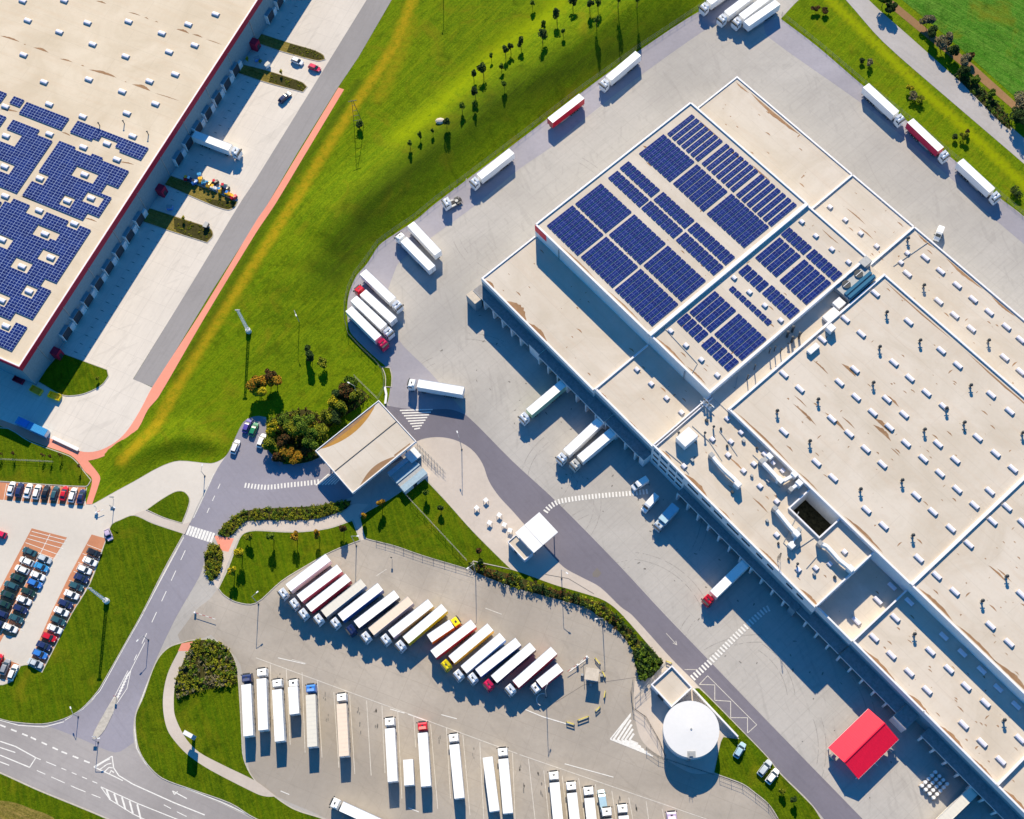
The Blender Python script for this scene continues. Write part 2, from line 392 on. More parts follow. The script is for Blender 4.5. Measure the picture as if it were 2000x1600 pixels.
# --- paved surfaces
YARD='1620,-160 1480,-60 1370,21 1250,100 1140,180 1000,287 850,400 812,432 770,460 740,482 717,517 697,540 685,565 679,592 679,625 685,650 710,677 737,702 752,715 762,735 762,760 755,790 740,800 690,880 620,905 562,907 542,897 522,875 520,815 500,813 475,825 447,882 435,896 412,905 350,900 312,912 262,940 225,960 180,985 168,985 165,950 0,941 -160,930 -160,1400 -160,1640 300,1900 1200,2000 2400,2000 2400,750 2140,560 2000,423 1957,390 1860,310 1770,235 1685,167 1595,90 1525,37 1560,0 1700,-120'
sheet('yard_paving','yard',YARD,0.0)
sheet('car_park_paving','carpark','-160,925 0,940 165,949 168,986 180,986 225,961 262,941 312,913 350,901 412,906 435,897 447,883 425,915 372,1020 300,1300 100,1400 -160,1400',.0025)
sheet('truck_park_paving','park','690,1058 650,1076 600,1104 550,1135 500,1178 462,1176 437,1162 425,1150 410,1170 385,1190 347,1240 355,1262 412,1240 470,1300 480,1440 500,1530 640,1600 700,1640 1200,1760 1560,1640 1500,1570 1400,1500 1300,1450 1240,1400 1245,1325 1237,1270 1200,1225 1165,1200 1075,1167 1000,1150 925,1117 900,1110 825,1085 770,1066 722,1054',.004)
sheet('lane_paving','strip','1372,19 1250,98 1140,178 1000,285 850,398 812,430 770,458 740,480 717,515 697,538 685,563 679,590 679,625 685,650 710,677 737,702 752,715 762,735 762,760 757,788 790,815 850,840 915,815 840,727 777,662 757,600 757,570 772,527 780,512 845,462 930,400 1012,332 1080,285 1142,232 1252,147 1375,60 1440,20 1470,-20',.008)
sheet('outer_lane_paving','strip','1525,37 1595,90 1685,167 1770,235 1860,310 1957,390 2000,425 2150,560 2150,600 2000,477 1910,400 1870,360 1772,275 1687,205 1500,72 1490,40',.008)
sheet('pavement','pave','812,862 850,854 887,859 920,877 942,905 955,940 975,970 1000,997 1030,1030 1100,1107 1135,1127 1172,1147 1212,1185 1235,1202 1312,1287 1342,1312 1360,1337 1367,1343 1352,1352 1300,1300 1212,1203 1180,1177 1082,1144 1000,1117 925,1040 875,982 832,934 790,960 790,900',.008)
sheet('service_road','asph_dark','700,880 755,792 790,798 835,800 880,800 915,815 1000,900 1087,980 1207,1102 1295,1197 1380,1285 1500,1410 1685,1600 1800,1720 1700,1720 1587,1572 1525,1510 1457,1434 1367,1342 1312,1287 1235,1202 1212,1185 1172,1147 1135,1127 1100,1107 1060,1065 1000,997 975,970 955,940 942,905 920,877 887,859 850,854 815,862 780,900 700,930',.012)
sheet('entrance_road','asph','475,825 500,813 520,820 520,837 522,875 542,897 562,907 610,900 660,870 720,900 690,970 650,984 612,990 560,991 500,994 462,1005 437,1025 424,1042 412,1060 400,1092 390,1125 347,1200 327,1240 312,1272 300,1300 282,1345 265,1390 260,1425 262,1450 225,1470 160,1445 95,1425 87,1418 125,1407 155,1390 180,1370 197,1342 212,1317 240,1267 277,1205 360,1045 372,1020 385,1000 425,915 447,882',.016)
sheet('main_road','hroad','-160,1358 0,1404 37,1414 87,1417 160,1444 225,1470 262,1450 265,1462 282,1492 312,1520 350,1537 425,1567 495,1600 700,1680 700,1800 400,1690 217,1600 75,1541 0,1507 -160,1445',.018)
sheet('second_yard_paving','lyard','780,-130 716,0 500,350 467,400 380,545 260,740 297,757 275,800 250,840 225,865 190,882 155,882 95,856 0,819 -120,775 -120,600 0,640 200,400 600,-220 700,-220',.003,ang=35)
sheet('second_yard_lane','asph_left','830,-100 765,0 700,112 660,171 580,300 522,400 410,575 300,757 260,741 380,545 467,400 500,350 610,172 716,0 780,-100',.008,False)
sheet('salmon_footpath','pink','661,171 672,175 600,295 537,400 500,455 400,620 310,775 289,800 270,837 240,870 212,887 190,896 172,900 192,925 196,936 180,985 168,985 180,937 165,920 152,902 135,888 60,861 0,832 -120,790 -120,775 0,819 95,855 155,881 190,881 225,864 250,839 275,799 297,757 400,598 500,432 522,400 590,288',.012,ang=70)
sheet('field_road','froad','1590,-60 1652,0 1725,82 1860,200 2000,320 2200,495 2200,445 2000,270 1887,170 1775,70 1697,0 1650,-60',.006)
sheet('crop_field','crop','1700,-80 1762,0 1850,72 1910,125 2000,205 2300,450 2300,-200 1800,-200',.004,False)
sheet('brown_verge','soil','1700,-45 1740,-2 1830,72 1870,100 1900,125 1978,195 2100,300 2092,312 1972,208 1890,138 1820,82 1730,8 1690,-40',.008,False)
sheet('tank_apron','pave','1240,1330 1262,1330 1300,1300 1352,1348 1440,1440 1412,1437 1405,1460 1395,1510 1350,1510 1298,1482 1268,1462 1250,1440 1240,1400 1238,1360',.010)
sheet('bay_paving','brick','-60,941 0,942 167,952 165,988 0,976 -60,970',.012,False)
sheet('double_bay_paving','brick','62,1032 131,1050 102,1095 54,1197 44,1222 30,1245 8,1240 -40,1330 -90,1310 -30,1200 0,1150',.012,False)
sheet('side_bay_paving','brick','179,1044 207,1052 175,1137 140,1197 115,1245 82,1308 55,1300 100,1197 135,1125',.012,False)
sheet('lower_bay_paving','brick','-60,1270 0,1282 37,1298 25,1330 0,1326 -60,1320',.012,False)
sheet('path_patch','pink','418,1046 457,1052 446,1078 433,1075 424,1060',.016,False)
sheet('garden_path','pave','424,1058 455,1050 475,1025 500,1019 575,1020 625,1015 672,1000 690,985 720,985 700,1007 715,1053 705,1056 690,1014 640,1031 575,1038 500,1035 477,1041 465,1053 445,1100 425,1150 412,1135 430,1112 435,1075',.012)
# --- raised grass islands with a kerb
def island(s,mat='lawn',z=.12,kerb=.22,name='grass_island',ang=50):
    p=psmooth(pts(s),4,ang); b=MB().prism(p,-.02,z,0,0)
    struct(b.build('kerb',M['kerb'])); q=inset(p,kerb)
    return struct(MB().poly(q,z+.006).build(name,M[mat]))
island('830,934 875,982 925,1038 1000,1113 925,1097 912,1112 825,1086 770,1067 722,1055 712,1050 702,1010 715,1000 760,975 790,955')
island('477,1041 500,1036 575,1039 640,1032 689,1016 704,1056 650,1077 600,1105 550,1136 500,1179 462,1177 437,1163 426,1150 446,1108 466,1055')
island('262,1006 300,1022 360,1042 320,1115 279,1197 240,1267 207,1325 192,1350 160,1385 125,1405 82,1415 25,1411 0,1405 -160,1360 -160,1310 0,1337 25,1330 40,1300 55,1298 82,1312 115,1247 140,1198 176,1138 207,1053 217,1025 235,1015')
island('285,996 315,975 342,960 360,960 371,974 367,995 356,1023 320,1012')
island('-160,895 0,835 60,863 135,890 152,904 165,921 179,938 168,951 0,941 -160,930',ang=60)
island('355,1255 375,1250 412,1249 440,1262 457,1285 465,1315 470,1380 473,1437 477,1482 497,1522 530,1550 575,1580 640,1602 800,1680 700,1680 500,1600 450,1570 375,1543 317,1521 287,1493 270,1462 264,1425 265,1395 280,1360 297,1310 312,1281 332,1263')
island('-160,1445 0,1509 75,1543 217,1602 400,1690 300,1900 -160,1900','lawn')
island('1354,1345 1366,1343 1457,1434 1500,1479 1525,1511 1587,1573 1605,1600 1650,1660 1560,1680 1518,1598 1500,1571 1475,1550 1450,1532 1405,1515 1393,1510 1406,1450 1412,1438 1441,1442',ang=60)
island('762,718 766,735 765,757 752,756 752,735 745,716',name='grass_island')
island('118,688 210,722 213,735 200,752 175,766 150,773 120,772 70,744',ang=40)
for s in ('505,64 567,84 612,97 632,107 636,117 620,120 552,102 500,84','467,124 527,139 590,160 601,170 592,181 520,162 460,142','326,340 415,372 465,394 459,405 445,411 410,400 318,360','280,402 335,420 410,445 417,460 405,475 332,452 268,430'):
    island(s,'drybed',.12,.2,'planting_bed',60)
sheet('verge_strip','lawn','925,1097 1000,1113 1082,1142 1140,1159 1182,1174 1214,1200 1296,1294 1290,1299 1208,1207 1178,1182 1138,1168 1075,1151 1000,1123 930,1106',.02)
sheet('curved_path','pave','357,1257 377,1253 355,1300 342,1337 340,1387 347,1412 365,1445 390,1470 437,1495 500,1526 540,1556 520,1556 500,1550 412,1505 370,1477 345,1452 327,1425 319,1387 320,1350 330,1310',.135)
sheet('path_patch','pink','355,1257 377,1253 368,1272 348,1272',.14,False)
sheet('island_path','pave','262,1005 283,997 320,1013 357,1024 372,1020 361,1044 300,1022',.135,False)
sheet('traffic_island','kerb','225,1360 231,1366 222,1390 205,1425 190,1442 181,1443 184,1430 200,1400 215,1375',.10)
# --- markings
mk=MB(); fm=MB(); ym=MB(); _zc=[0]
def ln(b,s,wd=.15,z=.024,dash=None,closed=False):
    wd*=1.3
    p=pts(s) if isinstance(s,str) else s
    _zc[0]=(_zc[0]+1)%40
    if closed: p=p+[p[0]]
    for i in range(len(p)-1):
        a=p[i];c=p[i+1]; d=c-a; L=d.length; d=d/L; n=Vector((-d.y,d.x,0))*wd/2
        segs=[(0,L)] if not dash else [(t,min(L,t+dash[0])) for t in [k*(dash[0]+dash[1]) for k in range(int(L/(dash[0]+dash[1]))+1)]]
        for t0,t1 in segs:
            q=[a+d*t0-n,a+d*t1-n,a+d*t1+n,a+d*t0+n]; b.add([(v.x,v.y,z+_zc[0]*.0004+i*.00012) for v in q],[(0,1,2,3)])
def dots(b,s,wd,step,ln_,z=.025):
    """short bars across a path (a dotted crossing)"""
    p=smooth(pts(s),False,8) if len(s.split())>2 else pts(s); acc=0
    for i in range(len(p)-1):
        a=p[i];c=p[i+1];L=(c-a).length; d=(c-a)/L; n=Vector((-d.y,d.x,0)); t=acc
        while t<L:
            m=a+d*t; q=[m-n*wd/2,m+d*ln_-n*wd/2,m+d*ln_+n*wd/2,m+n*wd/2]; b.add([(v.x,v.y,z+.017) for v in q],[(0,1,2,3)]); t+=step
        acc=t-L
# zebra over the entrance road
for k in range(9):
    t=k/8; ln(mk,f'{372+46*t},{1027+14*t} {365+46*t},{1045+15*t}',.55)
ln(mk,'430,945 403,1005',.16,.024,(1.6,2.2)); ln(mk,'362,1075 262,1290',.16,.024,(3,3.2)); ln(mk,'283,1255 250,1320',.14)
ln(mk,'418,925 378,1012',.12); 
for t in range(9):
    k=t/8; ln(mk,f'{254-21*k},{1312+48*k} {246-21*k},{1322+46*k}',.25)
ln(mk,'256,1308 248,1345 226,1378 220,1395',.14); ln(mk,'250,1310 224,1360 205,1392 182,1438',.14)
ln(mk,'279,1200 242,1265 209,1325 195,1350 162,1385 127,1407',.16); ln(mk,'359,1050 281,1195',.14)
ln(mk,'302,1300 284,1345 268,1390 263,1425 267,1462 284,1491 314,1518 352,1535 430,1566 500,1598',.16)
ln(mk,'0,1407 37,1417 87,1420 125,1410',.16)
# hatched hedge of the canopy zebra
for k in range(9): ln(mk,f'{781+4*k},{802+5.2*k} {845-3.5*k},{800+5.2*k}',.30) if k<8 else None

dots(mk,'478,948 520,952 560,948 600,944 622,941',1.5,.95,.45)
for k in range(7): ln(mk,f'{617+6*k},{948-.3*k} {642+6*k},{926-1.5*k+.8*k}',.28)
# main road
ln(mk,'0,1416 60,1440 120,1468 180,1492',.30,.024,(1.7,1.7)); ln(mk,'0,1448 30,1458 70,1480 58,1499 0,1475',.22)
ln(mk,'70,1480 100,1492 190,1530',.16,.024,(1.5,1.6)); ln(mk,'0,1488 18,1495',.2); ln(mk,'72,1505 110,1522 150,1540 200,1560',.16,.024,(2.6,1.8))
ln(mk,'0,1460 30,1470',.2); ln(mk,'0,1510 75,1544 215,1603',.18); ln(mk,'183,1498 219,1477',.2)
for k in range(4): ln(mk,f'{187+9*k},{1498+4.5*k} {205+4*k},{1487+6*k} {215+2.6*k},{1482+9*k}',.22)
ln(mk,'219,1477 222,1500 232,1515 260,1532 340,1568 400,1592',.22); ln(mk,'183,1498 222,1516 240,1525',.22)
ln(mk,'197,1537 270,1570 350,1602',.18); ln(mk,'197,1537 215,1562 260,1590 285,1602',.18)
for k in range(5): ln(mk,f'{208+15*k},{1543+7*k} {215+15*k},{1562+9.5*k}',.35)
ln(mk,'320,1572 350,1588 400,1612',.15,.024,(2.2,1.8)); ln(mk,'337,1545 365,1560',.2); ln(mk,'337,1545 341,1552 347,1546',.2)
# dotted crossings in the yard
dots(mk,'1265,960 1230,964 1190,967 1140,972 1100,978 1085,983 1072,992 1064,1002',1.5,.95,.48,.025)
dots(mk,'1502,1188 1490,1195 1440,1240 1390,1290 1352,1325',1.7,1.0,.5,.025)
# truck park lines

def bay(xa,ya,xb,yb): ln(fm,f'{xa},{ya} {xb},{yb}',.13)
for a in ((528,1298,532,1405),(559,1305,567,1455),(590,1313,596,1470),(620,1330,629,1480),(652,1352,662,1500),(683,1358,693,1512),(716,1368,725,1515),(746,1378,752,1510),(777,1390,785,1560),(808,1398,812,1460),(841,1415,855,1580),(872,1422,880,1560),(904,1435,918,1592),(937,1450,945,1600),(1001,1470,1006,1600),(1032,1482,1045,1600),(1062,1505,1072,1600),(1098,1515,1108,1600),(1130,1520,1142,1600),(1163,1532,1170,1600),(1195,1545,1203,1600),(1228,1558,1236,1600),(1262,1565,1268,1610),(1293,1580,1300,1610)): bay(*a)
ln(fm,'500,1285 1010,1472',.14); ln(fm,'1015,1474 1380,1600',.14)
for a in ('543,1285 596,1297','762,1385 790,1393','797,1395 833,1408','862,1396 892,1404','1103,1492 1198,1518'): ln(mk,a,.16)
ln(fm,'948,1188 980,1200',.16); ln(fm,'570,1288 598,1296',.14)
ln(mk,'548,1545 565,1552',.16); ln(mk,'798,1578 818,1586',.16); ln(fm,'735,1125 755,1112',.14)
# chevrons by the tank
for k,(a,c,e) in enumerate((((1231,1397),(1198,1445),(1271,1475)),((1232,1406),(1206,1446),(1264,1470)),((1234,1415),(1214,1446),(1258,1465)),((1236,1424),(1221,1446),(1252,1459)),((1238,1433),(1229,1446),(1246,1453)))): ln(mk,f'{a[0]},{a[1]} {c[0]},{c[1]} {e[0]},{e[1]}',.42)
ln(mk,'1232,1394 1192,1444 1275,1477',.25)
# zig-zag on the service road
ln(fm,'1366,1337 1396,1338 1396,1368 1427,1370 1427,1402 1460,1402 1460,1432',.14); ln(fm,'1366,1337 1382,1320 1478,1416 1460,1432',.14)
ln(fm,'1337,1308 1362,1308',.12); ln(fm,'1301,1237 1322,1260',.12); ln(fm,'1314,1256 1322,1260 1320,1252',.12)
# kiosk markings, bay lines of the car park
ln(mk,'1112,1312 1150,1284',.2,.10); ln(mk,'1026,1386 1060,1400 1110,1415',.2)
for k,(a,c) in enumerate((('62,1038','131,1056'),('58,1045','128,1063'),('54,1052','124,1072'),('50,1060','118,1085'))): ln(mk,f'{a} {c}',.12)
for k in range(14):
    t=k/13; x=172-113*t; y=1066+226*t; ln(mk,f'{x-2},{y-2} {x+30},{y+10}',.10)
for k in range(9):
    t=k/8; x=53-62*t;y=1073+140*t; ln(mk,f'{x-6},{y-3} {x+56},{y+19}',.10)
ln(mk,'98,1043 -10,1260',.12)
for k in range(12): x=8+k*17.4; ln(mk,f'{x+5},{945+k*.8} {x-1},{979+k*.9}',.10) if x<170 else None
struct(mk.build('road_markings',M['white'])); struct(fm.build('worn_markings',M['faint']))
for s in ('1150,1412 1135,1416 1120,1413',): pass
# seams / cracks in the yard
cr=MB()
for s in ('695,1056 697,1200','902,870 905,945','1068,1360 1072,1505','917,1215 929,1120'): pass
ln(cr,'1065,1122 1110,1130 1160,1160',.10,.03); ln(cr,'1085,1372 1140,1338 1250,1322',.08,.012)
ln(cr,'1240,1385 1262,1400 1290,1450 1300,1480',.10,.03)
struct(cr.build('drain_lines',M['track']))
b=MB(); b.poly(pts('1157,1120 1166,1109 1175,1120 1168,1128 1158,1127'),.022); struct(b.build('patched_asphalt',M['asph_dark'] if 0 else M['track']))
# floor gully strips in front of the second warehouse

# oil and tyre stains where lorries stand
ob=MB(); rg=random.Random(21)
def blotch(x,y,L,W,a,z=.0225):
    n=9; ps=[]
    for i in range(n):
        t=i/n*6.283; r=rg.uniform(.75,1.1); ps.append((x+math.cos(t)*L*r*math.cos(a)-math.sin(t)*W*r*math.sin(a), y+math.cos(t)*L*r*math.sin(a)+math.sin(t)*W*r*math.cos(a)))
    ob.poly(ps,z)
for (x,y) in ((544,1318),(700,1382),(704,1420),(733,1398),(735,1425),(828,1440),(634,1360),(860,1440),(1018,1500),(1022,1540),(1050,1515),(1058,1540),(640,1400),(925,1470),(1245,1575),(1210,1560)):
    for k in range(3): q=P(x+rg.uniform(-3,3),y+rg.uniform(-10,14),0); blotch(q.x,q.y,rg.uniform(.25,.9),rg.uniform(.12,.22),-1.5)
for k in range(50):
    q=XL@Vector((5.2,14+3.02*k,0)); blotch(q.x,q.y,.75,.13,A2-1.57)
    q=XL@Vector((8.4,14+3.02*k,0)); blotch(q.x,q.y,.3,.12,A2-1.57)
for k in range(60): q=XM@Vector((4+2.9*k+rg.uniform(-1,1),rg.uniform(-24,-5),0)); blotch(q.x,q.y,rg.uniform(.2,.6),rg.uniform(.1,.25),rg.uniform(0,3))
struct(ob.build('oil_stains',paint('dried oil stain',(.23,.215,.20),.8,.2,var=.2)))

# faint curved tyre tracks on the concrete
tt=MB()
def arc(cx,cy,r,a0,a1,wd,z):
    n=24; pr=[]
    for i in range(n+1):
        a=a0+(a1-a0)*i/n; pr.append((math.cos(a),math.sin(a)))
    for i in range(n):
        (c0,s0),(c1,s1)=pr[i],pr[i+1]
        if rg.random()<.12: continue
        tt.add([(cx+r*c0,cy+r*s0,z),(cx+(r+wd)*c0,cy+(r+wd)*s0,z),(cx+(r+wd)*c1,cy+(r+wd)*s1,z),(cx+r*c1,cy+r*s1,z)],[(0,1,2,3)])
for i,(u,v,r,a0,a1) in enumerate([(18+rg.uniform(0,150),rg.uniform(-40,-14),rg.uniform(12,26),rg.uniform(0,6.28),0) for _ in range(26)]+[(rg.uniform(-14,-6),rg.uniform(5,95),rg.uniform(14,30),rg.uniform(0,6.28),0) for _ in range(8)]):
    q=XM@Vector((u,v,0)); L=rg.uniform(.4,1.1)
    for o_ in (0,2.0): arc(q.x,q.y,r+o_,a0,a0+L,.22,.0014+i*.00003)
struct(tt.build('tyre_tracks',paint('rubber trace on concrete',(.395,.372,.352),.85,.2,var=.2)))

sheet('ploughed_patch','drybed','-60,1560 20,1566 62,1580 105,1598 140,1640 -60,1660',.135)
M['tankp']=paint('chalky tank coating',(.70,.695,.70),.6,.3,var=.02)
# ================================================================== MAIN WAREHOUSE
wh=empty('distribution_warehouse',(0,0,0)); wh.matrix_world=XM
tag(wh,'large flat-roofed distribution warehouse with stepped beige roofs and dock fronts','warehouse')
ROOFZ={}
rs=random.Random(11)
def stain_poly(b,u0,v0,L,wd,z,bend=.3,mi=1,rot=0):
    """a lens shaped silt patch: straight on one side, bulging on the other"""
    n=14; a=[];c=[]; wd*=.72
    for i in range(n+1):
        t=i/n; e=math.sin(math.pi*t); a.append((u0+L*t, v0+wd*e*(.8+.35*rs.random())+bend*e*0)); c.append((u0+L*t, v0-wd*.12*e*rs.random()))
    ps=a+c[::-1][1:-1]
    if rot: cs,sn=math.cos(rot),math.sin(rot); ps=[(u0+(x-u0)*cs-(y-v0)*sn,v0+(x-u0)*sn+(y-v0)*cs) for x,y in ps]
    b.poly(ps,z,mi)
def section(name,u0,u1,v0,v1,z,mat='roof',stains=(),label=None):
    b=MB()
    if name=='roof_section' and u0==72.4 and v0==0:
        for q in ((72.4,110,0,22.2),(120.6,133.2,0,22.2),(110,120.6,0,14.6)): b.box(*q,-.2,z,1,0)
    else: b.box(u0,u1,v0,v1,-.2,z,1,0)
    for _ in range(int((u1-u0)*(v1-v0)/55)): q=rs.uniform(.15,.55); stain_poly(b,rs.uniform(u0+2,min(u1,200)-3),rs.uniform(v0+2,v1-2),q*rs.uniform(1,5),q,z+.004+.00001*_,0,2,rs.choice((0,0,.1,1.57)))
    for st in stains: stain_poly(b,*st[:4],z+.006,0,2,st[4] if len(st)>4 else 0)
    o=b.build(name,[M[mat],M['facade'],M['stain']],wh); ROOFZ[name]=z
    return o
UE=250
rf={}
rf['A1']=section('roof_section',0,48.6,0,21.2,9.25,stains=[(1.2,.55,4,1.1),(10.5,.5,9,3.0),(20,.5,8.5,1.9)])
rf['A2']=section('roof_section',48.6,72.4,.6,21.4,9.4,stains=[(49.4,.9,4.5,.8),(60,1.0,8,.5)])
rf['E']=section('roof_section',72.4,133.2,0,22.2,12.4,stains=[(84,.7,9,1.5),(97,.8,5,.4),(127,.9,7,1.0),(112,.9,8,.6),(75,.9,4,.6),(101,9.5,6,.6),(88,13,7,.6)])
rf['F']=section('roof_section',133.2,145.4,1.4,22.2,7.2,stains=[(139,1.9,6,.7)])
rf['G']=section('roof_section',145.4,UE,1.6,22.2,9.0,stains=[(147,2.2,14,1.5),(163,2.2,9,1.4),(174,2.2,9,1.6),(184,2.2,9,1.1),(194.5,2.2,9,1.4)])
rf['C']=section('roof_section',0,UE,84.2,104.8,9.3,stains=[(1,103.2,6,-.7),(7,103.6,22,-1.6),(55,95,8,.5),(62,93,6,.5),(86,103.8,14,-1.1),(103,103.9,9,-.9),(75,103.8,7,-.8)])
rf['B1']=section('roof_section',0,48.6,21.2,84.2,15.5,stains=[(6,81.6,10,-.9),(18,81.2,9,-.9),(28,82,8,-.7),(10,22.1,16,.5),(30,22.2,14,.6),(1.5,63,2,.8)])
rf['B2']=section('roof_section',48.6,72.4,21.4,84.2,15.0,stains=[(50,22.3,12,.8),(62,22.5,8,.7),(57,81.5,7,-.5)])
rf['K']=section('roof_section',72.4,78.9,22.2,84.2,12.6)
rf['D1']=section('roof_section',78.9,145.4,22.2,84.2,13.85,stains=[(80,23.2,22,.7),(104,23.2,8,.5),(121,23.3,14,1.0),(97,41,8,1.1),(101,43.5,5,.5),(107,49.6,6.5,1.5),(108.4,48,6.5,1.6),(104.6,57,5,.8),(89.5,36.5,9,.8),(88,38.5,5,.4),(84,50,6,.6),(90,55,5.5,1.2),(116,46.5,3.5,.4),(80,82.8,26,-.6),(110,82.9,30,-.7)])
rf['D2']=section('roof_section',145.4,UE,22.2,84.2,13.8,stains=[(147,23.2,12,1.2),(160,23.2,14,1.0),(172,23.2,12,1.6),(155,41,6,.8),(157,42,5,.5)])
# the big skylit sections sit behind their own silhouettes; courtyard well let into the front block
def pbeam(pp,u0,v0,u1,v1,zb,zt,wd=.45):
    n=(zt); 
    if abs(u1-u0)>abs(v1-v0): pp.box(min(u0,u1),max(u0,u1),v0-wd/2,v0+wd/2,zb,zt)
    else: pp.box(u0-wd/2,u0+wd/2,min(v0,v1),max(v0,v1),zb,zt)
def para(*bs,name='parapet',mat='parapet'):
    for i,q in enumerate(bs):
        pp=MB(); pbeam(pp,*q[:4],q[4],q[5]+.003*i,q[6] if len(q)>6 else .45); pp.build(name,M[mat],wh)
para((-.003,.22,48.4,.22,8.9,9.6,.45),(.22,.46,.22,20.9,8.9,9.58,.45),(48.6,.46,48.6,20.9,8.9,9.9,.5),(48.9,.82,72.0,.82,9.1,9.8,.45))
para((.22,21.5,.22,83.9,15,15.9,.5),(.48,21.42,48.2,21.42,15,15.88,.5),(.48,83.98,48.2,83.98,15,15.92,.5),(48.55,21.2,48.55,84.1,14.5,15.97,1.05),
     (49.1,21.62,71.9,21.62,14.5,15.4,.5),(49.1,83.96,71.9,83.96,14.5,15.42,.5),(72.2,21.3,72.2,84.2,14.5,15.5,.7),(79.1,22.0,79.1,84.2,13.5,14.4,.6))
para((79.4,22.42,145.0,22.42,13.5,14.3,.5),(79.4,84.0,145.0,84.0,13.5,14.32,.5),(145.4,22.3,145.4,83.8,13.4,14.4,.9),(145.9,22.42,UE,22.42,13.4,14.28,.5),(145.9,84.0,UE,84.0,13.4,14.33,.5))
para((.22,84.4,.22,104.4,8.9,9.6,.45),(-.003,104.6,48.4,104.6,8.9,9.62,.45),(48.9,104.61,72.8,104.61,8.9,9.66,.45),(73.4,104.62,UE,104.62,8.9,9.7,.45),(48.7,84.45,48.7,104.4,8.9,9.8,.5),(73.1,84.45,73.1,104.4,8.9,9.9,.6))
para((72.4,.2,133.0,.2,12.2,13.0,.45),(72.55,.45,72.55,21.9,12.2,13.1,.35),(73.3,.45,73.3,21.9,12.2,12.95,.25),(133.0,.45,133.0,22.0,12.2,13.05,.4),(132.9,1.6,145.2,1.6,9.2,10.1,.4) if 0 else (133.4,1.6,145.2,1.6,7.1,10.0,.4),(145.5,1.85,145.5,22.0,7.2,9.9,.45),(145.8,1.82,169.4,1.82,8.8,10.3,.45),(169.8,1.82,193.2,1.82,8.8,10.32,.45),(169.6,1.85,169.6,2.2,8.8,10.3,.4),(193.5,1.82,193.5,22.0,8.8,10.0,.5),(193.9,1.82,UE,1.82,8.8,10.3,.45))
# courtyard: open well
cy=MB(); cy.box(110,120.6,14.6,22.19,12.39,12.41) 
struct_c=[]
b=MB(); 
b.box(109.6,121,14.2,14.6,12.3,13.2); b.box(109.6,110,14.6,22.1,12.3,13.21); b.box(120.6,121,14.6,22.1,12.3,13.19)
b.build('courtyard_parapet',M['parapet'],wh)
# --- facades
def facade(u0,u1,v,z0,z1,mat,name='cladding',t=.06): return MB().box(u0,u1,v-t,v-.004,z0,z1).build(name,M[mat],wh)
facade(0,48.6,0,7.6,9.62,'facade'); facade(0,48.6,0,.02,7.58,'facade2',t=.04)
facade(48.6,72.4,.6,7.6,9.8,'facade'); facade(48.6,72.4,.6,.02,7.58,'facade2',t=.04)
facade(72.4,85.2,0,.02,13.02,'facade'); facade(85.2,133.2,0,7.9,13.02,'facade'); facade(85.2,133.2,0,.02,7.88,'facade2',t=.04)
facade(133.2,145.4,1.4,6.6,10.02,'facade'); facade(133.2,145.4,1.4,.02,6.58,'facade2',t=.04)
facade(145.4,UE,1.6,7.2,10.33,'facade'); facade(145.4,UE,1.6,.02,7.18,'facade2',t=.04)
# windows of the office front
def window(u0,u1,v,z0,z1,mat='glass'):
    f=MB().box(u0-.08,u1+.08,v-.11,v-.062,z0-.08,z1+.08).build('window',M['edge'],wh)
    MB().box(u0,u1,v-.14,v-.112,z0,z1).build('pane',M[mat],f)
for (a,c) in ((73.2,75.2),(76.0,78.6),(79.4,81.8),(82.4,84.6)):
    window(a,c,0,10.2,11.6,'bglass'); window(a,c,0,6.6,7.8); window(a,c,0,3.2,4.4)
for (a,c) in ((86.5,90.5),(92.0,95.2),(96.6,99.6),(101.5,105.8),(107.0,110.0),(112.5,114.6),(116.5,118.6),(123.5,125.6),(127.2,129.4)): window(a,c,0,10.0,11.2)
# canopy roofs over the docks, with dock dividers and doors
def dockrun(u0,u1,vf,dep,first,n,pitch=4.05,hc=5.0):
    c=MB().box(u0,u1,vf-dep,vf-.07,hc-.35,hc,0,0); c.box(u0,u1,vf-dep-.10,vf-dep-.003,hc-.45,hc+.08,1)
    c.build('dock_canopy',[M['canopyroof'],M['edge']],wh)
    for i in range(n):
        u=first+i*pitch
        if u0<=u<=u1: MB().box(u-.28,u+.28,vf-dep-.25,vf-.07,.02,hc-.46).build('dock_divider',M['wht'],wh)
        um=u+pitch/2
        if um+1.5<u1: 
            d=MB().box(um-1.35,um+1.35,vf-.9,vf-.072,1.1,4.3).build('dock_shelter',M['dark'],wh)
            MB().box(um-1.2,um+1.2,vf-.94,vf-.903,1.3,4.1).build('dock_door',M['door'],d)
dockrun(-.6,23.9,0,3.0,.4,6); dockrun(28.4,53.5,.6,3.6,28.7,7); dockrun(56.5,70.4,.6,3.3,56.8,4)
dockrun(85.2,127.9,0,2.2,85.5,11); dockrun(130.0,145.2,1.4,3.3,133.8,3); dockrun(145.6,165.4,1.6,3.6,145.9,5); dockrun(173.3,UE-2,1.6,3.2,173.9,19)
# lit west end of the canopy, projecting block between the runs
MB().box(-.9,3.2,-5.6,-3.15,.02,4.9,0,1).build('dock_end_block',[M['facade2'],M['beige']],wh)
for (a,c,v,d) in ((24.0,28.3,-.07,2.6),(53.6,56.4,.5,3.6),(70.5,72.3,.5,3.2),(165.5,169.8,1.5,5.0)):
    MB().box(a,c,v-d,v,.02,5.4,0,1).build('stair_block',[M['facade'],M['canopyroof']],wh)
MB().box(127.95,129.9,-2.4,-.07,.02,5.2,0,1).build('stair_block',[M['facade2'],M['canopyroof']],wh)
